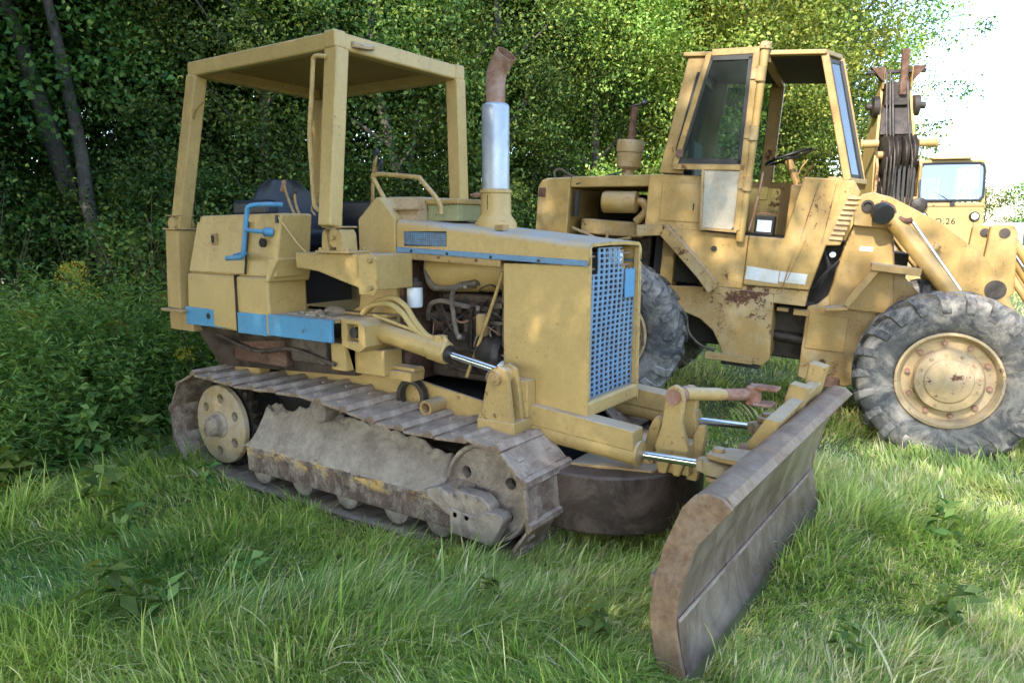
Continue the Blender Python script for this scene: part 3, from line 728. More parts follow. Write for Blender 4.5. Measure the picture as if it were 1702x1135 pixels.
hoses = [([(.28, -.27, 1.44), (.32, -.27, 1.445), (.345, -.27, 1.40), (.345, -.27, 1.2), (.33, -.25, 1.05)], .012, 'sapling'),
         ([(.34, -.20, 1.56), (.36, -.24, 1.47), (.44, -.26, 1.385), (.56, -.26, 1.385), (.66, -.22, 1.40)], .016, 'mudsteel'),
         ([(.36, -.22, 1.18), (.40, -.25, 1.27), (.50, -.26, 1.30), (.62, -.25, 1.285), (.74, -.2, 1.26)], .016, 'mudsteel'),
         ([(.72, -.2, 1.42), (.62, -.24, 1.40), (.585, -.26, 1.33), (.60, -.26, 1.20), (.63, -.25, 1.08)], .016, 'mudsteel'),
         ([(.73, -.24, 1.26), (.72, -.24, 1.15), (.73, -.24, 1.0)], .014, 'engine'),
         ([(.36, -.2, 1.08), (.42, -.25, 1.16), (.55, -.26, 1.22), (.62, -.24, 1.26)], .006, 'exhaust_rust'),
         ([(.38, -.2, 1.24), (.46, -.24, 1.24), (.58, -.24, 1.245)], .005, 'exhaust_rust'),
         ([(.40, -.22, 1.04), (.39, -.24, 1.12), (.50, -.25, 1.16), (.58, -.25, 1.19)], .004, 'mudsteel'),
         ([(.7, -.2, 1.33), (.8, -.24, 1.36), (.86, -.22, 1.30), (.92, -.2, 1.36)], .006, 'engine'),
         ([(.66, -.2, 1.36), (.74, -.24, 1.32), (.9, -.23, 1.32)], .005, 'engine'),
         ([(.45, -.2, .95), (.6, -.25, .88), (.8, -.2, .86)], .014, 'engine')]
for p, r_, mt_ in hoses:
    e0, e1 = Vector(p[0]), Vector(p[-1])
    p = [e0 + Vector((-.01, .12, -.02))] + list(p) + [e1 + Vector((.04, .13, -.01))]
    m = MB(); m.tube(p, r_, 8, 6)
    if r_ > .012:
        for q in (e0, e1): m.ball(q, r_ * 1.35, r_ * 1.35, r_ * 1.35, 10, 6); m.build('hose', mt_, eng)
rw = random.Random(9)
for k in range(14):
    x0 = rw.uniform(.30, .9); z0 = rw.uniform(1.0, 1.42)
    m = MB(); m.tube([(x0, -.10, z0), (x0 + rw.uniform(-.05, .1), -.22, z0 + rw.uniform(-.05, .08)), (x0 + rw.uniform(.0, .2), -.25, z0 + rw.uniform(-.18, .1)), (min(1.0, x0 + rw.uniform(.1, .3)), -.12, z0 + rw.uniform(-.25, .05))], rw.choice((.004, .005, .007)), 6, 5); m.build('pipe', rw.choice(('engine', 'mudsteel', 'exhaust_rust', 'hose')), eng)
for k in range(6):
    x0 = rw.uniform(.36, .9); z0 = rw.uniform(.95, 1.35)
    m = MB(); m.cyl((x0, -.135, z0), (x0, -.185, z0), .028, .02, 10); m.box(x0 - .03, x0 + .03, -.165, -.135, z0 - .035, z0 + .02); m.build('fitting', rw.choice(('engine', 'mudsteel', 'rust')), eng, .003)
m = MB(); m.tube([(1.0, -.29, 1.50), (.86, -.29, 1.16), (.72, -.29, .84)], .011, 8, 3); m.build('dip_rod', 'yellow_dusty', eng)
m = MB(); m.box(.90, 1.02, -.26, -.24, 1.28, 1.31); m.box(.97, .99, -.26, -.24, 1.05, 1.42); m.box(.88, 1.02, -.27, -.25, 1.18, 1.20); m.build('bracket', 'engine', eng)
rag = MB(); rag.ball((1.0, -.25, .935), .08, .05, .03, 10, 6); rag.ball((.95, -.26, .93), .05, .04, .025, 10, 6); rag.build('rag', 'white', eng)
m = MB(); m.tube([(.90, -.3, .80), (.88, -.3, .86), (.91, -.3, .90), (.95, -.3, .86), (.93, -.3, .80)], .005, 6); m.build('wire', 'mudsteel', eng)

# ---- near and far lift cylinders
def lift(sg):
    Y = lambda y: sg * y
    m = MB(); m.lathe_at((.10, Y(-.50), 1.125), (.755, Y(-.50), 1.018), [(.02, 0), (.055, .004), (.062, .02), (.062, .52), (.069, .525), (.069, .645), (.06, .655), (.028, .658)], 28)
    c = m.build('lift_cylinder', 'yellow', DZ)
    m = MB(); m.cyl((.75, Y(-.50), 1.019), (1.12, Y(-.50), .957), .0225, n=18); m.build('rod', 'chrome', c)
    m = MB(); m.cyl((.745, Y(-.50), 1.02), (.762, Y(-.50), 1.017), .052, n=20); m.build('gland', 'darksteel', c)
    for dy in (0, .035):
        m = MB(); m.tube([(-.02, Y(-.44 + dy), 1.205), (.08, Y(-.46 + dy), 1.265 + dy * .4), (.24, Y(-.47 + dy), 1.285 + dy), (.36, Y(-.48 + dy), 1.24 + dy), (.46, Y(-.49 + dy * .6), 1.155 + dy), (.58, Y(-.50), 1.105 + dy * .3), (.68, Y(-.50), 1.095)], .0185, 9, 6); m.build('hose', 'hose_yellow', c)
    m = MB(); m.tube([(.14, Y(-.5), 1.21), (.3, Y(-.5), 1.175), (.52, Y(-.5), 1.13), (.66, Y(-.5), 1.105)], .010, 8, 3); m.build('pipe', 'hose_yellow', c)
    m = MB(); m.box(.655, .72, Y(-.53), Y(-.47), 1.075, 1.125); m.cyl((.70, Y(-.5), 1.12), (.74, Y(-.5), 1.08), .02, n=8); m.build('port_block', 'yellow', c, .006)
    for y0 in (-.555, -.46):
        a = MB(); a.prism([(1.00, .67), (1.03, .74), (1.075, .93), (1.10, .975), (1.15, .995), (1.20, .97), (1.215, .92), (1.245, .70), (1.245, .67)], 'y', Y(y0), Y(y0 + .032)); 
        lg = a.build('cylinder_lug', 'yellow_worn', DZ, .008)
    m = MB(); m.box(1.0, 1.26, Y(-.56), Y(-.34), .60, .68); m.build('lug_base', 'yellow_dusty', lg, .01)
    m = MB(); m.box(1.06, 1.26, Y(-.425), Y(-.335), .68, .90); m.build('lug_gusset', 'yellow_dusty', lg, .01)
    m = MB(); m.cyl((1.135, Y(-.58), .925), (1.135, Y(-.41), .925), .042, n=20); m.cyl((1.135, Y(-.585), .925), (1.135, Y(-.41), .925), .02, n=8); m.build('pin', 'panel_bare', lg)
    m = MB(); m.cyl((1.135, Y(-.523), .925), (1.135, Y(-.462), .925), .055, n=20); m.build('rod_eye', 'yellow_dusty', c)
lift(-1); lift(1)

# ---- roll over canopy
ZT = 2.93
CX0, CX1, CY0 = -1.535, .005, .62
m = MB(); m.box(CX0 + .02, CX1 - .02, -CY0 + .02, CY0 - .02, ZT - .018, ZT - .004)
rp = m.build('canopy', 'yellow', DZ)
m = MB(); m.box(CX0 + .04, CX1 - .04, -CY0 + .04, CY0 - .04, ZT - .03, ZT - .022); m.build('roof_lining', 'underroof', rp)  # canopy underside; its shade is part of the colour
bh = .105
def cbeam(x0, x1, y0, y1):
    m = MB(); m.box(x0, x1, y0, y1, ZT - bh, ZT); return m.build('roof_beam', 'yellow', rp, .016)
cbeam(CX0, CX1, -CY0, -CY0 + .07); cbeam(CX0, CX1, CY0 - .07, CY0)
cbeam(CX0 + .002, CX0 + .08, -CY0 + .071, CY0 - .071); cbeam(CX1 - .09, CX1 - .002, -CY0 + .071, CY0 - .071)
m = MB(); m.box(-.09, .012, -.632, -.535, ZT - .10, ZT + .006); m.build('corner_block', 'yellow', rp, .014)
m = MB(); m.box(-.09, .012, .535, .632, ZT - .10, ZT + .006); m.build('corner_block', 'yellow', rp, .014)
m = MB(); m.hexa([(.008, -.49, ZT - .075), (.06, -.46, ZT - .085), (.055, -.34, ZT - .07), (.008, -.30, ZT - .06), (.008, -.49, ZT - .04), (.05, -.42, ZT - .06), (.05, -.36, ZT - .055), (.008, -.30, ZT - .03)]); m.build('bent_lamp_bracket', 'panel_bare', rp)
for sg in (-1, 1):
    Y = lambda y: sg * y
    # front post, nearly upright, on its bracket
    m = MB(); m.beam((-.035, Y(-.61 if sg < 0 else -.68), 1.765), (-.035, Y(-.575), ZT - bh + .01), .105, .115, (0, 1, 0)); fp = m.build('front_post', 'yellow', DZ, .014)
    m = MB(); m.box(-.12, .035, Y(-.675), Y(-.515), 1.758, 1.768); m.build('post_flange', 'yellow_dusty', fp, .003)
    m = MB(); m.cyl((-.045, Y(-.64), 1.695), (-.045, Y(-.55), 1.695), .058, n=24); m.cyl((-.045, Y(-.635), 1.695), (-.045, Y(-.665), 1.695), .012, n=8); m.build('pivot', 'yellow', fp)
    for x in (-.115, .018):
        m = MB(); m.prism([(x - .03, 1.61), (x - .02, 1.72), (x + .0, 1.752), (x + .02, 1.72), (x + .03, 1.61)], 'y', Y(-.66), Y(-.53)); m.build('ear', 'yellow_dusty', fp, .005)
    m = MB(); m.box(-.17, .13, Y(-.69), Y(-.50), 1.602, 1.618); 
    for (bx, by) in ((-.145, -.665), (-.145, -.53), (-.07, -.675), (.10, -.53), (.10, -.665)): m.cyl((bx, Y(by), 1.615), (bx, Y(by), 1.635), .014, n=6)
    m.build('post_base', 'yellow_dusty', fp, .003)
    m = MB(); m.prism([(-.40, 1.50), (-.40, 1.60), (.335, 1.60), (.335, 1.385), (.22, 1.38), (-.20, 1.485)], 'y', Y(-.655), Y(-.34)); br = m.build('post_bracket', 'yellow_dusty', DZ, .008)
    m = MB(); m.prism([(.19, 1.355), (.19, 1.60), (.30, 1.61), (.345, 1.57), (.345, 1.39), (.32, 1.355)], 'y', Y(-.672), Y(-.654)); m.build('end_flange', 'yellow', br, .004)
    m = MB()
    for (bx, bz) in ((.30, 1.565), (.30, 1.40)): m.cyl((bx, Y(-.672), bz), (bx, Y(-.69), bz), .017, n=6)
    m.build('bolt', 'yellow_dusty', br)
    # rear post, leaning back, on the tall rear leg
    m = MB(); m.beam((-1.675, Y(-.66), 1.755), (-1.485, Y(-.575), ZT - bh + .01), .105, .115, (0, 1, 0)); rpst = m.build('rear_post', 'yellow_worn', DZ, .014)
    m = MB(); m.box(-1.77, -1.58, Y(-.75), Y(-.57), 1.745, 1.757); m.box(-1.745, -1.6, Y(-.73), Y(-.59), 1.845, 1.853); m.build('post_flange', 'yellow_dusty', rpst, .003)
    m = MB(); m.cyl((-1.675, Y(-.73), 1.79), (-1.675, Y(-.58), 1.79), .05, n=20); m.build('pivot', 'yellow_worn', rpst)
    m = MB(); m.beam((-1.70, Y(-.67), 1.16), (-1.675, Y(-.66), 1.745), .15, .17, (0, 1, 0)); lg = m.build('rear_leg', 'yellow_worn', DZ, .012)
    m = MB(); m.box(-1.83, -1.56, Y(-.77), Y(-.55), 1.14, 1.16); m.box(-1.80, -1.5, Y(-.72), Y(-.55), 1.0, 1.138); m.build('leg_foot', 'panel_bare', lg, .004)
    m = MB(); m.box(-1.80, -1.3, Y(-.66), Y(-.40), 1.04, 1.10); m.build('leg_beam', 'yellow_worn', lg, .006)
m = MB(); m.tube([(-1.50, -.62, 2.52), (-1.43, -.64, 2.58), (-1.36, -.62, 2.64)], .008, 6, 3); m.build('broken_stay', 'panel_bare', DZ)
m = MB(); m.tube([(-.05, -.64, 2.775), (-.10, -.66, 2.785), (-.135, -.67, 2.775), (-.145, -.67, 2.73), (-.165, -.67, 2.58), (-.20, -.67, 2.33), (-.195, -.67, 2.15), (-.185, -.67, 1.95), (-.17, -.67, 1.885), (-.12, -.665, 1.862), (-.05, -.645, 1.855)], .0145, 10, 4); m.build('grab_handle', 'yellow', DZ)

# ---- push frame, angle cylinders, tower
pf = MB()
path = [(.4, -.50), (1.35, -.50), (1.62, -.49), (1.82, -.42), (1.96, -.30), (2.06, -.13), (2.08, .12), (2.03, .36), (1.92, .58), (1.76, .70), (1.45, .74), (.4, .74)]
P2 = [Vector((a_, b_, 0)) for a_, b_ in path]
P2 = catmull(P2, 4)
o_ = []; i_ = []
for k, p in enumerate(P2):
    t = (P2[min(k + 1, len(P2) - 1)] - P2[max(k - 1, 0)]).normalized(); n = Vector((t.y, -t.x, 0))
    o_.append(p); i_.append(p - n * .16)
vs = []; fs = []
for k in range(len(P2)):
    for q, z in ((o_[k], .105), (o_[k], .44), (i_[k], .44), (i_[k], .105)): vs.append((q.x, q.y, z))
for k in range(len(P2) - 1):
    for j in range(4): fs.append((k * 4 + j, k * 4 + (j + 1) % 4, (k + 1) * 4 + (j + 1) % 4, (k + 1) * 4 + j))
fs += [(0, 1, 2, 3), tuple(4 * (len(P2) - 1) + j for j in range(4))]
pf.add(vs, fs); PFR = pf.build('push_frame', 'cframe', DZ, .02)
m = MB(); m.prism([(1.50, -.36), (1.95, -.24), (2.04, .1), (1.9, .45), (1.50, .55)], 'z', .43, .452); m.build('top_plate', 'panel_bare', PFR, .004)
m = MB(); m.hexa([(1.55, .62, .40), (1.83, .55, .40), (1.83, .86, .40), (1.55, .90, .40), (1.55, .60, .66), (1.74, .60, .66), (1.74, .88, .66), (1.55, .90, .66)]); m.build('far_shoulder', 'cframe', PFR, .006)
def guard(y0, y1, x0):
    m = MB(); m.hexa([(x0, y0, .64), (1.90, y0, .585), (1.90, y1, .585), (x0, y1, .64), (x0, y0, .765), (1.90, y0, .698), (1.90, y1, .698), (x0, y1, .765)]); g_ = m.build('cylinder_guard', 'yellow_dusty', DZ, .010)
    yc = (y0 + y1) / 2
    m = MB(); m.lathe_at((x0, yc, .615), (1.915, yc, .562), [(.066, 0), (.066, .70 - (x0 - 1.2)), (.072, .705 - (x0 - 1.2)), (.072, .72 - (x0 - 1.2))], 24); cy = m.build('angle_cylinder', 'yellow_dusty', DZ)
    m = MB(); m.cyl((1.90, yc, .562), (2.28, yc - .01, .575), .0235, n=18); m.build('rod', 'chrome', cy)
    m = MB(); m.lathe_at((1.905, yc, .562), (1.93, yc, .562), [(.06, 0), (.055, .012), (.026, .014)], 20); m.build('gland', 'panel_bare', cy)
    m = MB(); m.lathe_at((2.345, yc - .015, .535), (2.345, yc - .015, .62), [(.05, 0), (.078, .01), (.078, .07), (.05, .08)], 22); m.beam((2.24, yc - .01, .573), (2.32, yc - .013, .577), .06, .06, (0, 1, 0), .09, .075); m.build('rod_eye', 'rim', cy, 0)
    e = MB()
    for z0 in (.505, .625): e.prism([(2.30, yc - .07), (2.30, yc + .05), (2.37, yc + .09), (2.50, yc + .11), (2.50, yc - .12), (2.37, yc - .10)], 'z', z0, z0 + .028)
    e.cyl((2.345, yc - .015, .49), (2.345, yc - .015, .675), .03, n=14)
    e.build('blade_clevis', 'panel_bare', cy, .006)
guard(-.385, -.255, 1.17); guard(.46, .60, 1.17)
tw = MB()
for y0, dz_ in ((-.225, 0.0), (-.03, -.035)):
    tw.prism([(1.975, .44), (1.95, .60), (1.985, .70), (2.0, .84 + dz_), (2.015, .915 + dz_), (2.055, .94 + dz_), (2.095, .92 + dz_), (2.11, .86 + dz_), (2.10, .74), (2.145, .60), (2.10, .44), (2.06, .44), (2.05, .54), (2.02, .44)], 'y', y0, y0 + .042)
two = tw.build('tilt_tower', 'yellow_worn', DZ, .012)
m = MB(); m.cyl((2.055, -.24, .875), (2.055, .03, .855), .042, n=20); m.build('pin', 'exhaust_rust', two)
for pl in ([(1.83, .40), (1.85, .55), (1.875, .66), (1.905, .72), (1.93, .73), (1.945, .70), (1.93, .62), (1.91, .52), (1.905, .40)], [(2.10, .40), (2.115, .55), (2.135, .66), (2.16, .715), (2.19, .715), (2.20, .67), (2.185, .56), (2.16, .40)]):
    m = MB(); m.prism(pl, 'y', -.13, -.085); m.build('lug_plate', 'yellow_worn', two, .008)
m = MB(); m.box(1.95, 2.14, -.19, -.07, .44, .62); m.build('tower_web', 'yellow_dusty', two, .01)
m = MB(); m.lathe_at((2.055, -.10, .87), (2.28, .13, .848), [(.035, 0), (.036, .02), (.036, .22), (.032, .23), (.028, .28)], 20); tc_ = m.build('tilt_cylinder', 'yellow_worn', DZ)
m = MB(); m.cyl((2.23, .08, .853), (2.33, .19, .845), .034, n=16); m.build('rod', 'exhaust_rust', tc_)
m = MB(); m.lathe_at((2.345, .205, .79), (2.345, .205, .895), [(.035, 0), (.045, .01), (.045, .09), (.035, .10)], 18); m.box(2.32, 2.48, .16, .26, .88, .898); m.box(2.32, 2.46, .16, .26, .79, .808); m.build('clevis', 'exhaust_rust', tc_, .004)

# ---- blade
BY0, BY1 = -1.28, 1.06
front = [(2.705, .735), (2.642, .65), (2.575, .55), (2.545, .44), (2.515, .33), (2.505, .22), (2.525, .10), (2.555, -.01)]
back = [(2.46, -.01), (2.43, .10), (2.41, .25), (2.425, .38), (2.46, .53), (2.53, .69), (2.575, .745), (2.62, .765), (2.68, .755)]
fcurve = catmull([(a_, 0, b_) for a_, b_ in front], 4)
poly = [(p.x, p.z) for p in fcurve] + back
m = MB()
m.prism(poly, 'y', BY0 + .03, BY1 - .03)
bl = m.build('blade', 'blade', DZ, 0, 40)
# end plates
for y0 in (BY0, BY1 - .028):
    m = MB(); m.prism([(p.x + (.010 if p.z > .6 else .006), p.z) for p in fcurve] + [(a_ - .008, b_ + (.016 if b_ > .6 else 0)) for a_, b_ in back], 'y', y0, y0 + .028); m.build('end_plate', 'bladetop', bl, .004)
m = MB(); m.prism([(2.700, .738), (2.682, .762), (2.62, .772), (2.573, .752), (2.527, .69), (2.50, .62), (2.494, .625), (2.52, .695), (2.568, .757), (2.62, .7785), (2.686, .768), (2.712, .738)], 'y', BY0 + .029, BY1 - .029); m.build('top_edge', 'bladetop', bl, 0)
m = MB(); m.prism([(2.509, .222), (2.517, .228), (2.533, .10), (2.565, -.015), (2.55, -.02), (2.522, .11)], 'y', BY0 + .031, BY1 - .031); m.build('cutting_edge', 'blade', bl, .002)
m = MB(); m.prism([(2.509, .2285), (2.5185, .2285), (2.5195, .219), (2.511, .219)], 'y', BY0 + .033, BY1 - .033); m.build('worn_line', 'shoe', bl, 0)
m = MB(); m.box(2.40, 2.44, BY0 + .03, BY1 - .03, .10, .16); m.box(2.385, 2.44, BY0 + .03, BY1 - .03, .33, .39); m.build('back_rib', 'bladetop', bl, .01)
for (y0, y1, x0, zt) in ((.36, .46, 2.36, .90), (.80, .91, 2.42, .95)):
    m = MB(); m.hexa([(x0, y0, .40), (2.48, y0, .40), (2.48, y1, .40), (x0, y1, .40), (2.50, y0, zt), (2.60, y0, zt - .02), (2.60, y1, zt - .02), (2.50, y1, zt)]); m.build('riser', 'yellow_worn', bl, .008)
m = MB(); m.hexa([(2.27, -.10, .42), (2.45, -.10, .42), (2.45, .90, .42), (2.34, .90, .42), (2.505, -.12, .80), (2.58, -.12, .79), (2.58, .90, .84), (2.515, .90, .85)]); m.build('riser_web', 'yellow_worn', bl, .006)
m = MB(); m.cyl((2.40, -.125, .62), (2.40, -.10, .62), .03, n=16); m.build('riser_pin', 'exhaust_rust', bl)
# ================================================================== WHEEL LOADER (stands nose-down on uneven ground)
LD = thing('wheel_loader', 'weathered yellow wheel loader with cab door folded open and big dusty tyres', 'wheel loader', (-1.929, 7.181, .023), (0, math.radians(4.2), math.radians(9.86)))
RT = .68
def tyre_profile():
    # (radius, across) from inner bead round the tread to the outer bead
    return [(.365, -.165), (.42, -.195), (.50, -.212), (.575, -.205), (.625, -.19), (.645, -.15), (.648, 0), (.645, .15), (.625, .19), (.575, .205), (.50, .212), (.42, .195), (.365, .165), (.35, .12), (.35, -.12)]
tm = MB(); tm.ring((0, -.0001, 0), (0, 1, 0), [(a_, b_) for a_, b_ in tyre_profile()], 72)
TYRE = tm.mesh('tyre', 50); TYRE.materials.append(M['tyre'])
lg_ = MB(); NL = 22
for k in range(NL):
    for sg in (-1, 1):
        a0 = 2 * math.pi * (k + (.5 if sg > 0 else 0)) / NL
        rows = []
        # lug runs from near the middle to down over the shoulder
        for (rr, yy, da, hw, ht) in ((.645, .015, .26, .055, .030), (.645, .10, .17, .055, .032), (.640, .165, .09, .06, .032), (.615, .198, .06, .062, .018), (.565, .207, .045, .062, .006), (.535, .209, .04, .058, .001)):
            for s_ in (-1, 1):
                for top in (0, 1):
                    r_ = rr + (ht if top else -.02); y = sg * (yy + (.012 if top and yy > .19 else 0)); a = a0 + da + s_ * hw * (.82 if top else 1)
                    rows.append((r_ * math.cos(a), y, r_ * math.sin(a)))
        vs = rows; fs = []
        for i in range(5):
            b = i * 4
            fs += [(b + 0, b + 4, b + 5, b + 1), (b + 1, b + 5, b + 7, b + 3), (b + 3, b + 7, b + 6, b + 2), (b + 2, b + 6, b + 4, b + 0)]
        fs += [(0, 1, 3, 2), (20, 22, 23, 21)]
        lg_.add(vs, fs)
TREAD = lg_.mesh('tread', 30); TREAD.materials.append(M['rubber_clean'])
rm = MB(); rm.lathe_at((0, .12, 0), (0, -1, 0), [(.20, 0), (.345, .0), (.345, .28), (.372, .30), (.372, .318), (.352, .322), (.335, .30), (.322, .25), (.30, .245), (.25, .245), (.245, .25)], 56)
RIM = rm.mesh('rim', 40); RIM.materials.append(M['rim'])
hb_ = MB(); hb_.lathe_at((0, -.10, 0), (0, -1, 0), [(.242, 0), (.242, .10), (.232, .112), (.17, .118), (.165, .128), (.158, .132), (.02, .14)], 48)
for k in range(12):
    a = 2 * math.pi * k / 12; hb_.cyl((.205 * math.cos(a), -.21, .205 * math.sin(a)), (.205 * math.cos(a), -.222, .205 * math.sin(a)), .010, n=6)
HUB = hb_.mesh('hub', 40); HUB.materials.append(M['rim'])
nb = MB(); nb.cyl((0, 0, 0), (0, -.028, 0), .022, n=6); nb.cyl((0, -.028, 0), (0, -.04, 0), .013, n=8); NUT = nb.mesh('wheel_nut', 30); NUT.materials.append(M['exhaust_rust'])
def wheel(x, sg, spin):
    e = bpy.data.objects.new('wheel', None); COL.objects.link(e); e.parent = LD
    e.location = (x, sg * .79, RT); e.rotation_euler = (0, spin, 0 if sg < 0 else math.pi)
    for nm, me in (('tyre', TYRE), ('tread', TREAD), ('rim', RIM), ('hub', HUB)):
        o = bpy.data.objects.new(nm, me); COL.objects.link(o); o.parent = e
    for k in range(10):
        a = 2 * math.pi * k / 10 + .2
        o = bpy.data.objects.new('wheel_nut', NUT); COL.objects.link(o); o.parent = e; o.location = (.285 * math.cos(a), -.125, .285 * math.sin(a))
XW = 1.367
wheel(XW, -1, .3); wheel(XW, 1, 1.1); wheel(-XW, -1, .8); wheel(-XW, 1, 2.0)
for x in (XW, -XW):
    m = MB(); m.cyl((x, -.7, RT), (x, .7, RT), .11, n=20); m.ball((x, 0, RT), .22, .2, .22, 16, 10); m.build('axle', 'loader_rusty', LD)

# ---- rear body, hood and engine
m = MB(); m.prism([(-2.33, 1.10), (-2.33, 1.98), (-2.30, 2.04), (-2.24, 2.065), (-1.99, 2.085), (-1.99, 1.10)], 'y', -.55, .55); m.build('rear_body', 'loader', LD, .02)
m = MB(); m.box(-2.315, -2.24, -.556, -.549, 1.88, 1.97); m.build('rust_patch', 'rust', LD, .01)
m = MB(); m.prism([(-1.99, 1.985), (-1.99, 2.087), (-1.19, 2.145), (-1.19, 2.035)], 'y', -.55, .55); hd_ = m.build('hood', 'loader', LD, .012)
m = MB(); m.tube([(-2.17, -.50, 2.07), (-2.19, -.49, 2.13), (-2.13, -.48, 2.155), (-2.02, -.47, 2.10), (-1.95, -.46, 2.09), (-2.1, -.47, 2.085)], .012, 7, 5); m.build('rope_loop', 'sapling', hd_)
m = MB(); m.tube([(-1.93, -.555, 2.02), (-1.7, -.50, 2.10), (-1.5, -.40, 2.17)], .006, 6, 4); m.build('black_cable', 'black', hd_)
m = MB(); m.box(-1.95, -1.2, -.30, .35, 1.10, 1.70); el = m.build('engine', 'engine', LD, .02)
m = MB(); m.box(-1.9, -1.25, -.42, -.30, 1.55, 1.70); m.box(-1.75, -1.3, -.45, -.32, 1.40, 1.50); m.build('manifold', 'loader_rusty', el, .02)
m = MB(); m.lathe_at((-1.68, -.46, 1.87), (-1.33, -.46, 1.885), [(.04, 0), (.098, .012), (.105, .03), (.105, .32), (.098, .34), (.04, .355)], 28); m.build('air_tank', 'loader', el)
m = MB(); m.tube([(-1.36, -.46, 1.89), (-1.27, -.47, 1.88), (-1.245, -.47, 1.80), (-1.33, -.47, 1.70)], .042, 12, 5); m.build('elbow_pipe', 'loader', el)
m = MB(); m.cyl((-1.93, -.5, 1.72), (-1.93, -.5, 1.96), .03, n=12); m.build('black_column', 'dark', el)
for p in ([(-1.95, -.5, 1.6), (-1.8, -.54, 1.56), (-1.6, -.52, 1.50), (-1.35, -.5, 1.55)], [(-1.9, -.5, 1.45), (-1.7, -.53, 1.40), (-1.5, -.52, 1.38), (-1.3, -.5, 1.3)], [(-1.6, -.5, 1.6), (-1.55, -.53, 1.3), (-1.4, -.5, 1.15)]):
    m = MB(); m.tube(p, .016, 7, 5); m.build('hose', 'loader_rusty', el)
m = MB(); m.box(-2.0, -1.1, .40, .50, 1.15, 1.98); m.build('far_side_panel', 'dark', LD)  # near-black backing that paints the shade behind the engine
# exhaust pre-cleaner
m = MB(); m.lathe_at((-1.56, -.1, 2.06), (-1.56, -.1, 2.5), [(.06, 0), (.06, .14), (.118, .165), (.122, .30), (.130, .31), (.134, .40), (.125, .425), (.04, .43)], 28); ac = m.build('air_precleaner', 'loader_rusty', LD)
m = MB(); m.cyl((-1.56, -.1, 2.48), (-1.55, -.1, 2.80), .034, n=16); m.build('pipe', 'rust', ac)
m = MB(); m.beam((-1.60, -.1, 2.80), (-1.49, -.1, 2.83), .07, .012); m.ball((-1.46, -.1, 2.84), .035, .03, .03, 10, 7); m.build('rain_flap', 'black', ac)

# ---- cab
def side_plate(poly, y0, y1, name, mat, parent=LD, bev=.006, label=None):
    m = MB(); m.prism(poly, 'y', y0, y1); return m.build(name, mat, parent, bev, label=label)
cab = side_plate([(-1.20, 1.66), (-1.20, 2.14), (-.66, 2.15), (-.66, 1.66)], -.65, .65, 'cab_base', 'loader', bev=.012)
m = MB()
for k in range(8):
    m.ball((-1.04 + k * .035, -.652, 2.065), .006, .006, .006, 6, 4); m.ball((-1.05 + k * .042, -.652, 1.745), .006, .006, .006, 6, 4)
    m.ball((-1.065, -.652, 1.76 + k * .036), .006, .006, .006, 6, 4)
m.build('rivet', 'loader_rusty', cab, smooth=60)
side_plate([(-1.07, 1.735), (-1.07, 2.075), (-.70, 2.08), (-.70, 1.735)], -.658, -.649, 'access_plate', 'loader', cab, .002)
m = MB(); m.box(-.775, -.765, -.664, -.656, 1.84, 1.90); m.build('keyhole', 'dark', cab)
skirt = side_plate([(-1.10, 1.60), (-1.16, 1.675), (-.27, 1.655), (-.27, 1.19), (-.49, 1.18), (-.86, 1.60)], -.652, .652, 'cab_skirt', 'loader', bev=.008)
m = MB(); m.cyl((-.55, -.665, 1.52), (-.55, -.65, 1.52), .025, n=14); m.build('plug', 'dark', skirt)
sill = side_plate([(-.268, 1.655), (.02, 1.655), (.115, 2.175), (.505, 2.165), (.565, 2.07), (.47, 1.63), (.36, 1.62), (.28, 1.235), (-.268, 1.225)], -.655, .655, 'front_cowl', 'loader', bev=.012)
side_plate([(-.40, 1.19), (-.40, 1.222), (.275, 1.23), (.265, 1.09), (-.36, 1.10)], -.63, .63, 'lower_skirt', 'loader_rusty', bev=.008)
m = MB()
for k in range(9):
    z = 1.675 + .042 * k; x = .375 + .012 * k
    m.hexa([(x, -.656, z), (x + .105, -.656, z), (x + .105, -.676, z), (x, -.676, z), (x, -.656, z + .030), (x + .105, -.656, z + .030), (x + .105, -.657, z + .030), (x, -.657, z + .030)])
m.build('louvre', 'loader', sill, 0, 20)
m = MB(); m.beam((.155, -.657, 1.66), (.24, -.657, 2.13), .006, .008); m.beam((.325, -.657, 1.64), (.375, -.657, 2.13), .006, .006); m.beam((.09, -.657, 1.30), (.2, -.657, 1.66), .006, .006); m.build('panel_crease', 'loader_rusty', sill)
m = MB(); m.hexa([(-.255, -.6575, 1.28), (.02, -.6575, 1.265), (.02, -.655, 1.265), (-.255, -.655, 1.28), (-.25, -.6575, 1.395), (.02, -.6575, 1.375), (.02, -.655, 1.375), (-.25, -.655, 1.395)]); m.build('faded_sticker', 'sticker', sill)
m = MB(); m.hexa([(.027, -.6575, 1.285), (.24, -.6575, 1.28), (.24, -.655, 1.28), (.027, -.655, 1.285), (.03, -.6575, 1.375), (.25, -.6575, 1.37), (.25, -.655, 1.37), (.03, -.655, 1.375)]); m.build('faded_sticker', 'sticker', sill)
m = MB(); m.tube([(.11, -.66, 1.50), (.075, -.67, 1.30), (.06, -.675, 1.20), (.0, -.675, 1.18), (-.04, -.665, 1.20)], .005, 6, 5); m.build('wire', 'panel_bare', sill)
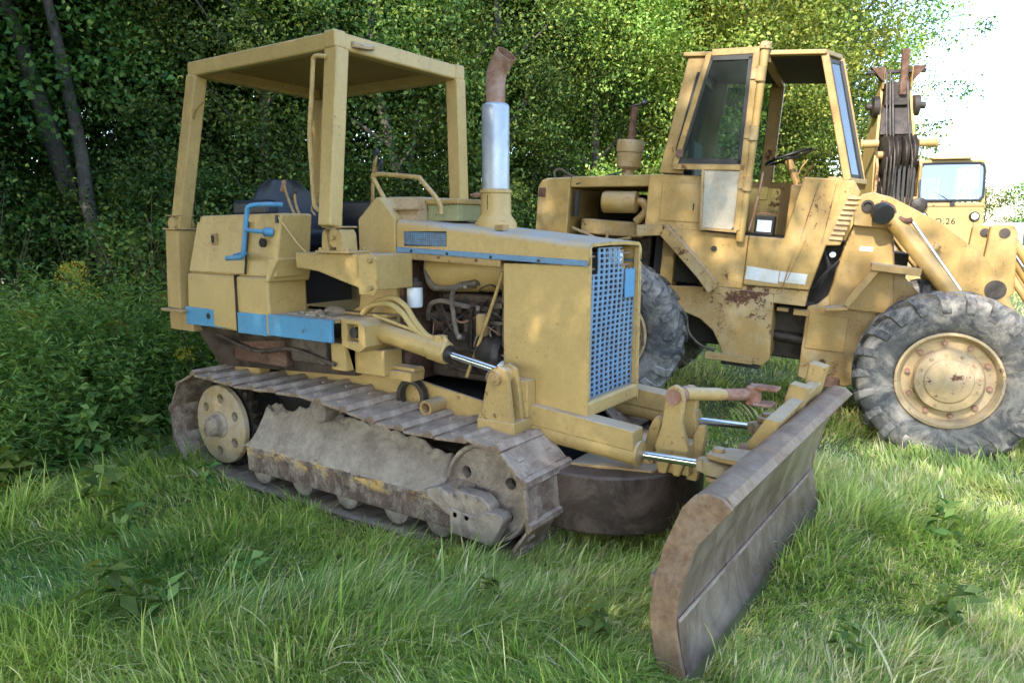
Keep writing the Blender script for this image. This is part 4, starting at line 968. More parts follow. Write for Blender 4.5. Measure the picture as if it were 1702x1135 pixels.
# solid near-black block for the recess's shade, and hoses in front of cab
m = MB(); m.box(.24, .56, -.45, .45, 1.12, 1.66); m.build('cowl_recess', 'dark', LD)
for p in ([(.33, -.52, 1.60), (.40, -.55, 1.45), (.36, -.55, 1.30), (.30, -.5, 1.15)], [(.48, -.52, 1.5), (.38, -.56, 1.38), (.30, -.54, 1.25)], [(.45, -.52, 1.45), (.35, -.5, 1.32)]):
    m = MB(); m.tube(p, .014, 7, 5); m.build('hose', 'black', LD)
m = MB(); m.cyl((.42, -.53, 1.55), (.42, -.56, 1.55), .025, n=12); m.build('fitting', 'white', LD)
# structure of the cab
cb = side_plate([(-1.115, 2.155), (-.955, 3.145), (-.80, 3.145), (-.90, 2.155)], -.65, -.60, 'cab_rear_panel', 'loader', bev=.006)
side_plate([(-1.115, 2.155), (-.955, 3.145), (-.80, 3.145), (-.90, 2.155)], .60, .65, 'cab_rear_panel', 'loader', bev=.006)
side_plate([(-.985, 2.36), (-.865, 3.02), (-.80, 3.02), (-.86, 2.36)], -.654, -.648, 'side_slot', 'black', cb, 0)
rear = MB(); rear.hexa([(-1.11, -.598, 2.155), (-1.07, -.598, 2.155), (-1.07, .598, 2.155), (-1.11, .598, 2.155), (-1.09, -.598, 2.30), (-1.05, -.598, 2.30), (-1.05, .598, 2.30), (-1.09, .598, 2.30)])
rear.hexa([(-.97, -.598, 3.05), (-.93, -.598, 3.05), (-.93, .598, 3.05), (-.97, .598, 3.05), (-.955, -.598, 3.145), (-.915, -.598, 3.145), (-.915, .598, 3.145), (-.955, .598, 3.145)])
rear.build('cab_rear_frame', 'loader', LD)
m = MB(); m.hexa([(-1.075, -.598, 2.30), (-1.07, -.598, 2.30), (-1.07, .598, 2.30), (-1.075, .598, 2.30), (-.96, -.598, 3.05), (-.955, -.598, 3.05), (-.955, .598, 3.05), (-.96, .598, 3.05)]); m.build('rear_glass', 'glass', LD)
rf = MB(); rf.prism([(-1.0, -.675), (.16, -.675), (.275, -.45), (.275, .45), (.16, .675), (-1.0, .675)], 'z', 3.146, 3.186); roof = rf.build('cab_roof', 'loader', LD, .01)
m = MB(); m.box(-.92, .12, -.60, .60, 3.132, 3.144); m.build('roof_lining', 'dark', roof)
m = MB(); m.beam((-.30, -.64, 3.12), (-.28, .6, 3.12), .06, .05, (1, 0, 0)); m.build('roof_bow', 'loader', roof)
def pillar(p0, p1, w, h, name='pillar'):
    m = MB(); m.beam(p0, p1, w, h, (0, 1, 0)); return m.build(name, 'loader', LD, .006)
for sg in (-1, 1):
    pillar((.452, sg * .625, 2.16), (.150, sg * .625, 3.15), .06, .06)
pillar((-.315, .625, 1.65), (-.315, .625, 3.14), .06, .12)
pillar((-.33, .60, 2.0), (-.33, .60, 3.1), .03, .10)
pillar((.10, .625, 2.12), (.48, .625, 2.12), .06, .06)
m = MB(); m.box(-1.0, .15, .60, .64, 1.66, 2.18); m.build('far_door_panel', 'loader', LD)
m = MB(); m.box(-.9, -.38, .62, .626, 2.2, 3.1); m.build('side_glass', 'glass', LD)
WB = .115   # the windscreen bows forward between two corner panes
def pane(y0, x0, y1, x1, name, mat):
    m = MB(); q = lambda y, x, z: (x + .452 - (z - 2.16) * .305, y, z)
    m.hexa([q(y0, x0, 2.20), q(y0, x0 + .006, 2.20), q(y1, x1 + .006, 2.20), q(y1, x1, 2.20), q(y0, x0, 3.12), q(y0, x0 + .006, 3.12), q(y1, x1 + .006, 3.12), q(y1, x1, 3.12)])
    return m.build(name, mat, LD)
pane(-.43, WB, .43, WB, 'windshield', 'glass_sky'); pane(-.60, .015, -.445, WB, 'corner_glass', 'glass_sky'); pane(.445, WB, .60, .015, 'corner_glass', 'glass_sky')
for sg in (-1, 1):
    m = MB()
    for (y, x) in ((.59, .022), (.455, WB - .004)): m.beam((x + .455, sg * y, 2.18), (x + .163, sg * y, 3.13), .03, .022)
    for z in (2.20, 3.11): m.beam((.03 + .452 - (z - 2.16) * .305, sg * .59, z), (WB + .452 - (z - 2.16) * .305, sg * .44, z), .03, .022, (0, 0, 1))
    m.build('windshield_seal', 'black', LD)
for sg in (-1, 1):
    m = MB(); m.beam((WB + .455, sg * .435, 2.15), (WB + .155, sg * .435, 3.15), .03, .05); m.build('corner_post', 'loader', LD, .004)
m = MB(); m.prism([(.30, -.64), (.47, -.64), (.60, -.44), (.60, .44), (.47, .64), (.30, .64)], 'z', 2.145, 2.185); m.build('windshield_sill', 'loader', LD, .006)
# open door folded back against the cab side
dm = MB()
def strip(a, b, w):  # a bar of the door frame
    dm.beam((a[0], -.705, a[1]), (b[0], -.705, b[1]), .035, w)
strip((-.745, 3.165), (-.355, 3.18), .055); strip((-.765, 3.17), (-.965, 2.21), .050); strip((-.378, 3.16), (-.368, 1.69), .055); strip((-.975, 2.21), (-.36, 2.225), .05)
door = dm.build('cab_door', 'loader', LD, .004)
side_plate([(-.715, 2.195), (-.39, 2.195), (-.395, 1.72), (-.42, 1.69), (-.66, 1.695), (-.68, 1.72)], -.712, -.698, 'door_panel', 'door_pale', door, .004)
m = MB(); m.beam((-.71, -.705, 2.20), (-.675, -.705, 1.70), .04, .025); m.beam((-.68, -.705, 1.69), (-.365, -.705, 1.685), .04, .025); m.build('door_edge', 'loader_rusty', door)
side_plate([(-.735, 3.14), (-.405, 3.145), (-.395, 2.25), (-.925, 2.245)], -.706, -.702, 'door_glass', 'glass', door, 0)
m = MB()
for a, b in (((-.745, 3.125), (-.40, 3.13)), ((-.75, 3.13), (-.93, 2.26)), ((-.415, 3.13), (-.405, 2.26)), ((-.93, 2.262), (-.40, 2.268))): m.beam((a[0], -.709, a[1]), (b[0], -.709, b[1]), .016, .045)
m.build('window_seal', 'black', door)
m = MB(); m.box(-.955, -.90, -.73, -.70, 2.29, 2.36); m.build('door_handle', 'rust', door, .004)
m = MB(); m.cyl((-.335, -.685, 1.60), (-.318, -.685, 3.20), .036, n=18); hp = m.build('hinge_post', 'loader', LD)
for z in (3.0, 2.52, 2.1):
    m = MB(); m.cyl((-.33, -.70, z - .07), (-.33, -.70, z + .05), .045, n=12); m.box(-.40, -.33, -.735, -.715, z - .055, z + .035); m.build('hinge', 'loader_rusty', hp)
m = MB(); m.lathe_at((-.318, -.685, 3.19), (-.318, -.685, 3.26), [(.05, 0), (.05, .03), (.035, .06), (.01, .065)], 14); m.build('post_cap', 'loader_rusty', hp)
# inside
m = MB(); m.box(-.66, .05, -.60, .60, 1.64, 1.665); m.build('cab_floor', 'dark', LD)
ring = MB(); P = []
for k in range(33):
    a = 2 * math.pi * k / 32; P.append(Vector((-.08 + .19 * math.cos(a), .02 + .205 * math.sin(a), 2.385 + .075 * math.cos(a))))
ring.tube(P, .014, 8, 0, caps=False)
for k in range(3):
    a = 2 * math.pi * k / 3 + .4; ring.tube([(-.08, .02, 2.365), (-.08 + .19 * math.cos(a), .02 + .205 * math.sin(a), 2.385 + .075 * math.cos(a))], .009, 6, 0)
ring.ball((-.08, .02, 2.37), .04, .04, .02, 10, 6)
sw = ring.build('steering_wheel', 'black', LD)
m = MB(); m.tube([(-.08, .02, 2.36), (.06, .02, 2.05), (.12, .02, 1.7)], .035, 10, 3); m.build('steering_column', 'loader', LD)
m = MB(); m.tube([(.02, -.08, 2.2), (.06, -.12, 2.3), (.10, -.13, 2.36)], .008, 6, 3); m.tube([(.05, .1, 2.2), (.14, .12, 2.34)], .01, 6, 0); m.build('gear_lever', 'panel_bare', LD)
m = MB(); m.box(.0, .2, -.35, .35, 1.66, 2.12); m.build('dash_pedestal', 'loader', LD, .01)
m = MB(); m.box(-.95, -.50, -.22, .26, 1.68, 2.0); s2 = m.build('seat', 'vinyl', LD, .04)
m = MB(); m.hexa([(-.98, -.22, 2.0), (-.86, -.22, 2.0), (-.86, .26, 2.0), (-.98, .26, 2.0), (-1.0, -.20, 2.5), (-.92, -.20, 2.5), (-.92, .24, 2.5), (-1.0, .24, 2.5)]); m.build('seat_back', 'vinyl', s2, .03)
m = MB(); m.tube([(-.28, -.60, 1.70), (-.24, -.61, 1.95), (-.22, -.60, 2.2)], .010, 8, 3); m.build('inner_pipe', 'exhaust_rust', LD)

# ---- ladder rail, chassis
m = MB()
pts = [(-1.21, 1.67), (-.975, 1.695), (-.60, 1.345), (-.485, 1.215)]
for a, b in zip(pts, pts[1:]):
    m.beam((a[0], -.76, a[1]), (b[0], -.76, b[1]), .20, .022)
    m.beam((a[0], -.865, a[1] - .04), (b[0], -.865, b[1] - .04), .012, .10)
m.build('mud_wing', 'loader_rusty', LD, .004)
m = MB(); m.box(-1.02, -.90, -.62, -.40, 1.10, 1.66); m.build('wing_post', 'loader', LD, .012)
m = MB(); m.box(-1.1, -.3, -.55, .55, 1.19, 1.62); m.build('under_cab', 'dark', LD)
ch = side_plate([(-1.9, 1.13), (-1.2, 1.13), (-.47, 1.185), (.0, 1.18), (.035, .60), (-.02, .53), (-.36, .55), (-.40, .66), (-.48, .79), (-.60, .88), (-.74, .925), (-.9, .91), (-1.2, .86), (-1.9, .86)], -.655, -.60, 'rear_chassis', 'loader_rusty', bev=.008)
side_plate([(-.42, 1.175), (.0, 1.172), (.032, .60), (-.02, .535), (-.34, .555)], -.599, .60, 'fuel_tank', 'loader_rusty', bev=.02)
side_plate([(-1.9, 1.13), (-1.2, 1.13), (-.44, 1.17), (-.44, .90), (-1.9, .86)], .60, .655, 'rear_chassis', 'loader_rusty', bev=.008)
side_plate([(-2.1, 1.1), (-.45, 1.1), (-.45, .62), (-2.1, .62)], -.38, .38, 'gearbox', 'dark', bev=.02)
m = MB(); m.tube([(-.74, -.60, .95), (-.70, -.62, .75), (-.58, -.62, .64), (-.45, -.6, .6)], .012, 7, 5); m.build('hose', 'engine', LD)
m = MB(); m.box(-.50, -.09, -.80, -.656, .555, .583); m.box(-.50, -.09, -.80, -.79, .583, .62); m.build('step', 'panel_bare', LD, .004)
m = MB(); m.box(-.37, -.05, -.66, -.5, .50, .53); m.build('tank_skid', 'darksteel', LD)
# joint between the frames
m = MB(); m.box(.0, .34, -.18, .18, .55, 1.12); m.build('pivot_joint', 'darksteel', LD, .02)
m = MB(); m.box(.02, .33, -.5, .5, 1.085, 1.13); m.box(.04, .30, -.45, -.2, .98, 1.06); m.build('joint_plate', 'dark', LD)
m = MB(); m.box(.03, .13, -.55, -.50, 1.02, 1.055); m.box(.17, .30, -.55, -.49, 1.0, 1.055); m.build('joint_lug', 'loader_rusty', LD, .006)
m = MB(); m.cyl((-.05, -.33, .78), (.36, -.36, .76), .05, n=16); m.build('steer_cylinder', 'darksteel', LD)
# front frame
ff_ = side_plate([(.275, .46), (.275, 1.085), (.36, 1.12), (.43, 1.20), (.49, 1.62), (.555, 1.86), (.84, 1.86), (.90, 1.5), (1.15, 1.25), (1.32, .85), (1.3, .62), (.66, .43), (.36, .43)], -.52, -.43, 'front_chassis', 'loader_rusty', bev=.012)
side_plate([(.275, .46), (.275, 1.085), (.36, 1.12), (.43, 1.20), (.49, 1.62), (.555, 1.86), (.84, 1.86), (.90, 1.5), (1.15, 1.25), (1.32, .85), (1.3, .62), (.66, .43), (.36, .43)], .43, .52, 'front_chassis', 'loader_rusty', bev=.012)
side_plate([(.44, 1.22), (.50, 1.62), (.56, 1.85), (.83, 1.85), (.89, 1.5), (.95, 1.1), (.46, 1.1)], -.56, -.521, 'tower_side', 'loader', bev=.006)
m = MB(); m.box(.29, .40, -.425, .425, .45, 1.05); m.build('front_bulkhead', 'loader_rusty', LD)
m = MB(); m.box(.6, 1.0, -.42, .42, .9, 1.6); m.build('tower_core', 'dark', LD)
m = MB(); m.box(.62, .72, -.5615, -.559, 1.60, 1.635); m.build('small_sticker', 'white', ff_)
m = MB(); m.box(.30, .62, -.528, -.519, .72, 1.03); m.build('patch_plate', 'loader', ff_, .004)
m = MB(); m.box(.42, .62, -.56, -.40, .40, .50); m.build('jack_pad', 'rust', ff_, .02)
# front step
m = MB()
m.beam((.72, -.68, 1.50), (1.08, -.68, 1.485), .26, .03); m.beam((1.08, -.81, 1.47), (.72, -.81, 1.485), .012, .055)
m.beam((.76, -.68, 1.49), (.575, -.68, 1.17), .20, .025); m.beam((.76, -.785, 1.47), (.575, -.785, 1.15), .012, .06)
m.beam((.60, -.68, 1.13), (.42, -.68, 1.10), .20, .03)
m.build('ladder_step', 'panel_bare', LD, .004)
# lift arms
def arm(sg):
    Y = lambda y: sg * y
    p = [(.55, 1.84), (.535, 1.97), (.57, 2.05), (.66, 2.075), (.79, 2.05), (.93, 1.985), (1.16, 1.875), (1.34, 1.75), (1.52, 1.62), (1.66, 1.42), (1.95, .95), (2.25, .55), (2.10, .42), (1.80, .80), (1.55, 1.16), (1.36, 1.26), (1.1, 1.48), (.86, 1.76), (.80, 1.80)]
    a = side_plate(p, Y(-.60), Y(-.53), 'lift_arm', 'loader', LD, .008)
    side_plate([(.545, 1.80), (.53, 1.96), (.57, 2.055), (.66, 2.08), (.75, 2.05), (.84, 1.86), (.845, 1.79)], Y(-.665), Y(-.60), 'arm_boss', 'loader', a, .012)
    m = MB(); m.ring((.63, Y(-.69), 1.965), (.63, Y(-.5), 1.965), [(.048, 0), (.048, .05), (.03, .05), (.03, 0)], 22); m.cyl((.63, Y(-.668), 1.965), (.63, Y(-.66), 1.965), .031, n=16); m.build('arm_pin', 'darksteel', a)
    m = MB(); m.lathe_at((.80, Y(-.70), 1.90), (1.40, Y(-.70), 1.24), [(.06, 0), (.07, .03), (.07, .75), (.075, .76), (.075, .85)], 24); c = m.build('lift_cylinder', 'loader', LD)
    m = MB(); m.cyl((.965, Y(-.725), 1.86), (1.37, Y(-.735), 1.36), .014, n=12); m.build('thin_rod', 'chrome', c)
    m = MB(); m.cyl((1.38, Y(-.70), 1.25), (1.42, Y(-.70), 1.21), .04, n=14); m.build('rod', 'chrome', c)
    m = MB(); m.ball((.84, Y(-.72), 1.85), .06, .05, .06, 12, 8); m.tube([(.83, Y(-.74), 1.92), (.80, Y(-.76), 1.97), (.72, Y(-.75), 2.0)], .016, 8, 4); m.tube([(.86, Y(-.74), 1.88), (.91, Y(-.74), 1.86), (.96, Y(-.73), 1.87)], .024, 8, 4); m.build('greasy_joint', 'rust', c)
    side_plate([(1.51, 1.36), (1.525, 1.86), (1.56, 1.885), (1.68, 1.885), (1.715, 1.83), (1.76, 1.36), (1.66, 1.22), (1.55, 1.24)], Y(-.52), Y(-.44), 'bellcrank', 'loader', LD, .01)
    m = MB(); m.cyl((1.625, Y(-.53), 1.82), (1.625, Y(-.43), 1.82), .038, n=18); m.build('bellcrank_pin', 'darksteel', LD)
    m = MB(); m.cyl((1.62, Y(-.61), 1.38), (1.62, Y(-.43), 1.38), .075, n=20); m.build('bellcrank_pin', 'darksteel', LD)
    m = MB(); m.cyl((1.66, Y(-.42), 1.83), (2.25, Y(-.42), 1.05), .035, n=14); m.cyl((1.68, Y(-.34), 1.70), (2.25, Y(-.34), .95), .03, n=14); m.build('tilt_link', 'loader', LD)
arm(-1); arm(1)
m = MB(); m.beam((1.06, -.63, 1.60), (1.16, -.63, 1.68), .05, .04); m.cyl((1.15, -.66, 1.66), (1.19, -.66, 1.69), .02, n=10); m.build('arm_stop', 'loader_rusty', LD)
m = MB(); m.cyl((1.2, -.5, 1.5), (1.2, .5, 1.5), .07, n=16); m.build('arm_cross_tube', 'loader_rusty', LD)
# black work lamp on the arm pivot
m = MB(); m.lathe_at((.70, -.70, 1.945), (.80, -.90, 1.86), [(.02, 0), (.055, .02), (.078, .06), (.085, .12), (.080, .135), (.03, .14)], 20); m.build('work_lamp', 'black', LD)
# bucket, in front of the wheels
m = MB()
bp = [(2.2, .12), (2.95, .06), (2.97, .09), (2.45, .16), (2.28, .26), (2.22, .45), (2.25, .70), (2.42, .95), (2.40, .98), (2.20, .75), (2.14, .45)]
m.prism(bp, 'y', -1.15, 1.15)
bk = m.build('bucket', 'loader_rusty', LD, .004)
for y in (-1.155, 1.145):
    m = MB(); m.prism([(2.2, .12), (2.95, .06), (2.75, .35), (2.45, .95), (2.30, .85), (2.15, .5)], 'y', y, y + .02); m.build('bucket_side', 'loader_rusty', bk)
# battery left on the cab floor
bx = MB(); bx.box(-.15, .01, -.10, .10, 0, .17)
bt = bx.build('black_battery', 'black', None, .008)
tag(bt, 'small black battery with white front label on the sill of the loader cab', 'battery')
lm_ = LD.matrix_basis if False else (Matrix.Translation(LD.location) @ LD.rotation_euler.to_matrix().to_4x4())
bt.matrix_world = lm_ @ Matrix.Translation((-.09, -.47, 1.667))
m = MB(); m.hexa([(-.13, -.1035, .03), (-.01, -.1035, .03), (-.01, -.1005, .03), (-.13, -.1005, .03), (-.13, -.1035, .13), (-.01, -.1035, .13), (-.01, -.1005, .13), (-.13, -.1005, .13)]); m.build('label_sticker', 'white', bt)
m = MB(); m.tube([(-.14, -.09, .17), (-.13, -.09, .185), (-.03, -.09, .185), (0, -.09, .17)], .006, 6, 3); m.build('carry_strap', 'exhaust_rust', bt)
# ================================================================== OLD MOBILE CRANE behind the loader
CR = thing('mobile_crane', 'old yellow mobile crane with glazed cab and raised boom head of greasy sheaves', 'mobile crane', W(6.84, 12.0, .15), (0, 0, YAW - math.radians(14)))
# its axes here: x to the picture's right, y away from us, z up
def cbox(x0, x1, y0, y1, z0, z1, name, mat='crane', parent=CR, bev=.015):
    m = MB(); m.box(x0, x1, y0, y1, z0, z1); return m.build(name, mat, parent, bev)
cbox(-1.3, 1.25, .15, 5.2, .75, 1.15, 'carrier_deck')
cbox(-1.25, 1.2, -.05, .15, .62, 1.0, 'front_bumper', 'loader_rusty')
for sx in (-1, 1):
    for y in (.9, 4.2):
        e = bpy.data.objects.new('wheel', None); COL.objects.link(e); e.parent = CR; e.location = (sx * 1.02, y, .60); e.scale = (.88, .88, .88)
        e.rotation_euler = (0, 0, math.radians(90) if sx > 0 else math.radians(-90))
        for nm, me in (('tyre', TYRE), ('tread', TREAD), ('rim', RIM), ('hub', HUB)):
            o = bpy.data.objects.new(nm, me); COL.objects.link(o); o.parent = e
# cab
CX = .17; CW = .49
cabc = MB(); cabc.prism([(CX - CW, 1.16), (CX - CW, 2.02), (CX + CW, 2.02), (CX + CW, 1.45), (CX + CW - .12, 1.16)], 'y', .0, 1.5)
cc = cabc.build('cab_body', 'crane', CR, .03)
cbox(CX - CW - .01, CX + CW + .005, -.012, .02, 1.955, 1.985, 'cab_ledge', 'loader_rusty', cc, .004)
for x in (CX - CW, CX + CW - .07):
    m = MB(); m.hexa([(x, .02, 2.02), (x + .07, .02, 2.02), (x + .07, .10, 2.02), (x, .10, 2.02), (x + .0, .12, 2.63), (x + .07, .12, 2.63), (x + .07, .20, 2.63), (x, .20, 2.63)]); m.build('front_pillar', 'crane', cc, .01)
    m = MB(); m.box(x, x + .07, 1.40, 1.48, 2.02, 2.63); m.build('rear_pillar', 'crane', cc, .01)
cbox(CX - CW, CX + CW, .14, 1.5, 2.63, 2.70, 'cab_roof', 'crane', cc, .02)
cbox(CX - .30, CX + .27, .06, .20, 2.70, 2.73, 'sun_visor', 'loader_rusty', cc, .006)
def onface(v):  # height on the leaning windscreen -> y
    return .015 + (v - 2.02) / .61 * .10
fr_ = []
w2 = CW - .035
for (px_, pz) in ((-w2 + .06, 2.05), (w2 - .12, 2.05), (w2 - .03, 2.09), (w2, 2.16), (w2 + .01, 2.55), (w2 - .04, 2.62), (w2 - .1, 2.635), (-w2 + .1, 2.635), (-w2 + .03, 2.61), (-w2, 2.54), (-w2 - .01, 2.13), (-w2 + .015, 2.07)):
    fr_.append((CX + px_, onface(pz) - .012, pz))
m = MB(); m.tube(fr_ + [fr_[0], fr_[1]], .020, 8, 4, caps=False); m.build('window_seal', 'black', cc)
m = MB(); m.add(fr_, [tuple(range(len(fr_)))]); wg = m.build('windshield', 'glass_sky', cc)
cbox(CX - .35, CX + .20, 1.44, 1.46, 2.08, 2.50, 'rear_window', 'white', cc, .0)
cbox(CX - CW + .02, CX + CW - .02, 1.42, 1.49, 2.02, 2.08, 'rear_sill', 'crane', cc, 0)
cbox(CX + .22, CX + CW - .02, 1.45, 1.49, 2.02, 2.63, 'rear_panel', 'blue_grey', cc, 0)
cbox(CX - CW + .02, CX + CW - .02, 1.45, 1.48, 2.5, 2.63, 'rear_header', 'blue_grey', cc, 0)
rg = MB(); rg.tube([(CX - .03 + .19 * math.cos(2 * math.pi * k / 24), .55 + .08 * math.sin(2 * math.pi * k / 24), 2.17 + .17 * math.sin(2 * math.pi * k / 24)) for k in range(25)], .010, 6, 0, caps=False); rg.build('steering_wheel', 'black', cc)
m = MB(); m.tube([(CX + .02, .0, 2.0), (CX - .10, .02, 2.10), (CX - .30, .05, 2.22)], .009, 6, 0); m.box(CX - .02, CX + .05, -.02, .01, 1.96, 2.02); m.build('wiper', 'black', cc)
m = MB(); m.lathe_at((CX + .345, .02, 1.80), (CX + .345, -.05, 1.80), [(.075, 0), (.075, .05), (.06, .062)], 22); hl = m.build('headlight', 'black', cc)
m = MB(); m.lathe_at((CX + .345, -.035, 1.80), (CX + .345, -.06, 1.80), [(.055, 0), (.055, .006), (.03, .016), (.005, .018)], 20); m.build('lens', 'lens', hl)
m = MB(); m.lathe_at((CX - .40, .02, 1.80), (CX - .40, -.05, 1.80), [(.075, 0), (.075, .05), (.06, .062)], 22); hl = m.build('headlight', 'black', cc)
m = MB(); m.lathe_at((CX - .40, -.035, 1.80), (CX - .40, -.06, 1.80), [(.055, 0), (.055, .006), (.03, .016), (.005, .018)], 20); m.build('lens', 'lens', hl)
m = MB(); m.box(CX + .343, CX + .347, -.004, .0, 1.45, 1.73); m.build('wire', 'black', cc)
cu = bpy.data.curves.new('t', 'FONT'); cu.body = 'NO.26'; cu.size = .135; cu.extrude = .002; cu.space_character = 1.15
to = bpy.data.objects.new('t', cu); COL.objects.link(to)
dg = bpy.context.evaluated_depsgraph_get(); tme = bpy.data.meshes.new_from_object(to.evaluated_get(dg)); bpy.data.objects.remove(to)
tx = link('fleet_number', tme, 'black', cc); tx.location = (CX - .335, -.0045, 1.68); tx.rotation_euler = (math.pi / 2, 0, 0)
# door side of cab
cbox(CX - CW - .006, CX - CW + .002, .25, 1.3, 1.3, 1.95, 'cab_door', 'crane', cc, .004)
# boom: steep box between tapering cheek plates
BX = -.62
def bpt(u, z): return u, z
cheek = [(.10, 1.2), (.12, 2.05), (.30, 2.75), (.62, 3.95), (.90, 3.95), (1.15, 2.9), (1.3, 1.2)]
for sg in (-1, 1):
    m = MB()
    n_ = len(cheek); w_ = [.36, .36, .33, .235, .235, .34, .36]
    vs = [(BX + sg * w_[i], y, z) for i, (y, z) in enumerate(cheek)] + [(BX + sg * (w_[i] - .045), y, z) for i, (y, z) in enumerate(cheek)]
    m.add(vs, [tuple(range(n_)), tuple(range(2 * n_ - 1, n_ - 1, -1))] + [(i, (i + 1) % n_, n_ + (i + 1) % n_, n_ + i) for i in range(n_)])
    m.build('boom_cheek', 'crane', CR, .006)
    m = MB(); m.prism([(.55, 3.90), (.50, 4.22), (.62, 4.26), (.85, 4.2), (.85, 3.9)], 'x', BX + sg * .20, BX + sg * .235); m.build('head_plate', 'loader_rusty', CR, .004)
    m = MB(); m.hexa([(BX + sg * .22, .50, 4.02), (BX + sg * .24, .50, 4.02), (BX + sg * .24, .62, 4.02), (BX + sg * .22, .62, 4.02), (BX + sg * .22, .48, 4.24), (BX + sg * .42, .50, 4.24), (BX + sg * .42, .62, 4.24), (BX + sg * .22, .64, 4.24)]); m.build('head_ear', 'rust', CR, .004)
    m = MB(); m.lathe_at((BX + sg * .25, .58, 3.62), (BX + sg * .50, .58, 3.62), [(.10, 0), (.17, .01), (.17, .10), (.10, .11), (.06, .12), (.06, .2)], 18); m.build('side_sheave', 'darksteel', CR)
    m = MB(); m.cyl((BX + sg * .30, .20, 2.98), (BX + sg * .56, .20, 2.98), .065, n=16); m.cyl((BX + sg * .54, .20, 2.98), (BX + sg * .57, .20, 2.98), .08, n=16); m.build('cross_pin', 'crane', CR)
    m = MB(); m.prism([(.08, 2.1), (.02, 2.6), (.12, 2.75), (.20, 2.2)], 'x', BX + sg * .30, BX + sg * .34); m.build('guide_plate', 'loader_rusty', CR, .004)
    m = MB(); m.box(BX + sg * .24 - .12, BX + sg * .24 + .12, .05, .3, 1.15, 2.12); m.build('boom_foot', 'crane', CR, .03)
m = MB(); m.hexa([(BX - .25, .42, 1.2), (BX + .25, .42, 1.2), (BX + .25, 1.2, 1.2), (BX - .25, 1.2, 1.2), (BX - .16, .72, 3.9), (BX + .16, .72, 3.9), (BX + .16, .9, 3.9), (BX - .16, .9, 3.9)]); m.build('boom', 'mudsteel', CR)
m = MB(); m.hexa([(BX - .245, .40, 3.15), (BX + .245, .40, 3.15), (BX + .245, .42, 3.15), (BX - .245, .42, 3.15), (BX - .20, .58, 3.65), (BX + .20, .58, 3.65), (BX + .20, .6, 3.65), (BX - .20, .6, 3.65)]); m.build('boom_face', 'darksteel', CR)
m = MB(); m.box(BX - .185, BX + .185, .50, .80, 3.62, 4.0); m.build('head_block', 'darksteel', CR, .02)
m = MB(); m.box(BX - .48, BX + .42, .52, .60, 4.14, 4.20); m.build('head_bar', 'darksteel', CR, .01)
m = MB(); m.hexa([(BX + .02, .44, 3.78), (BX + .12, .44, 3.78), (BX + .12, .52, 3.78), (BX + .02, .52, 3.78), (BX + .02, .44, 4.50), (BX + .13, .44, 4.50), (BX + .13, .52, 4.50), (BX + .02, .52, 4.50)]); m.build('hook_bar', 'rust', CR, .006)
for x in (-.20, -.075, .05, .175):
    m = MB(); m.ring((BX + x, .22, 2.80), (BX + x + .05, .22, 2.80), [(.30, -.02), (.32, -.012), (.28, .015), (.28, .035), (.32, .062), (.30, .07), (.05, .07), (.05, -.02)], 30); m.build('sheave', 'darksteel', CR)
m = MB(); m.cyl((BX - .3, .22, 2.8), (BX + .3, .22, 2.8), .06, n=14); m.build('sheave_pin', 'crane', CR)
for x, top in ((-.21, 4.15), (-.15, 4.15), (-.10, 4.1), (.16, 4.1)):
    m = MB(); m.tube([(BX + x, .05, 1.75), (BX + x, -.08, 2.7), (BX + x * .9, .18, 3.15), (BX + x * .85, .52, top)], .016, 6, 4); m.build('wire_rope', 'darksteel', CR)
for k in range(7):
    x = -.22 + k * .07; z = random.uniform(1.7, 2.0); m = MB(); m.box(BX + x, BX + x + .04, .02, .055, z, 2.62); m.build('grease_drip', 'hose', CR)
m = MB(); m.lathe_at((BX + .32, .0, 1.98), (BX + .32, -.12, 1.98), [(.12, 0), (.12, .06), (.05, .10)], 16); m.build('rope_drum', 'darksteel', CR)
m = MB(); m.box(-1.0, .0, 1.6, 3.5, 1.16, 1.9); m.build('engine_housing', 'crane', CR, .04)

# ---- far things seen past the loader's nose
pv = thing('parked_van', 'white van with blue rear standing far behind the loader, mostly hidden', 'van', W(16.45, 24.0, .0), (0, 0, YAW))
m = MB(); m.prism([(-1.0, .45), (-1.0, 1.25), (-.8, 1.95), (2.6, 2.0), (2.7, .45)], 'y', -.9, .9); m.build('van_body', 'white', pv, .08)
m = MB(); m.box(-.6, 2.4, -.915, -.905, 1.25, 1.75); m.build('side_window', 'glass_sky', pv)
m = MB(); m.box(2.3, 2.72, -.93, .93, 1.2, 1.7); m.build('blue_panel', 'blue', pv, .02)
for x in (-.3, 2.0):
    m = MB(); m.cyl((x, -.92, .33), (x, -.70, .33), .33, n=20); m.build('wheel', 'hose', pv)
sh_ = thing('shed', 'small white shed with grey roof in the distance beside the loader nose', 'shed', W(19.6, 29.0, .1), (0, 0, YAW))
m = MB(); m.box(-.75, 3.0, -1, 1, 0, 1.0); m.build('wall', 'white', sh_)
m = MB(); m.prism([(-1.15, 1.0), (0, 1.45), (1.15, 1.0)], 'x', -.8, 3.1); m.build('roof', 'blue_grey', sh_)
m = MB(); m.box(-.2, .3, -1.02, -1.0, .3, .7); m.build('window', 'dark', sh_)
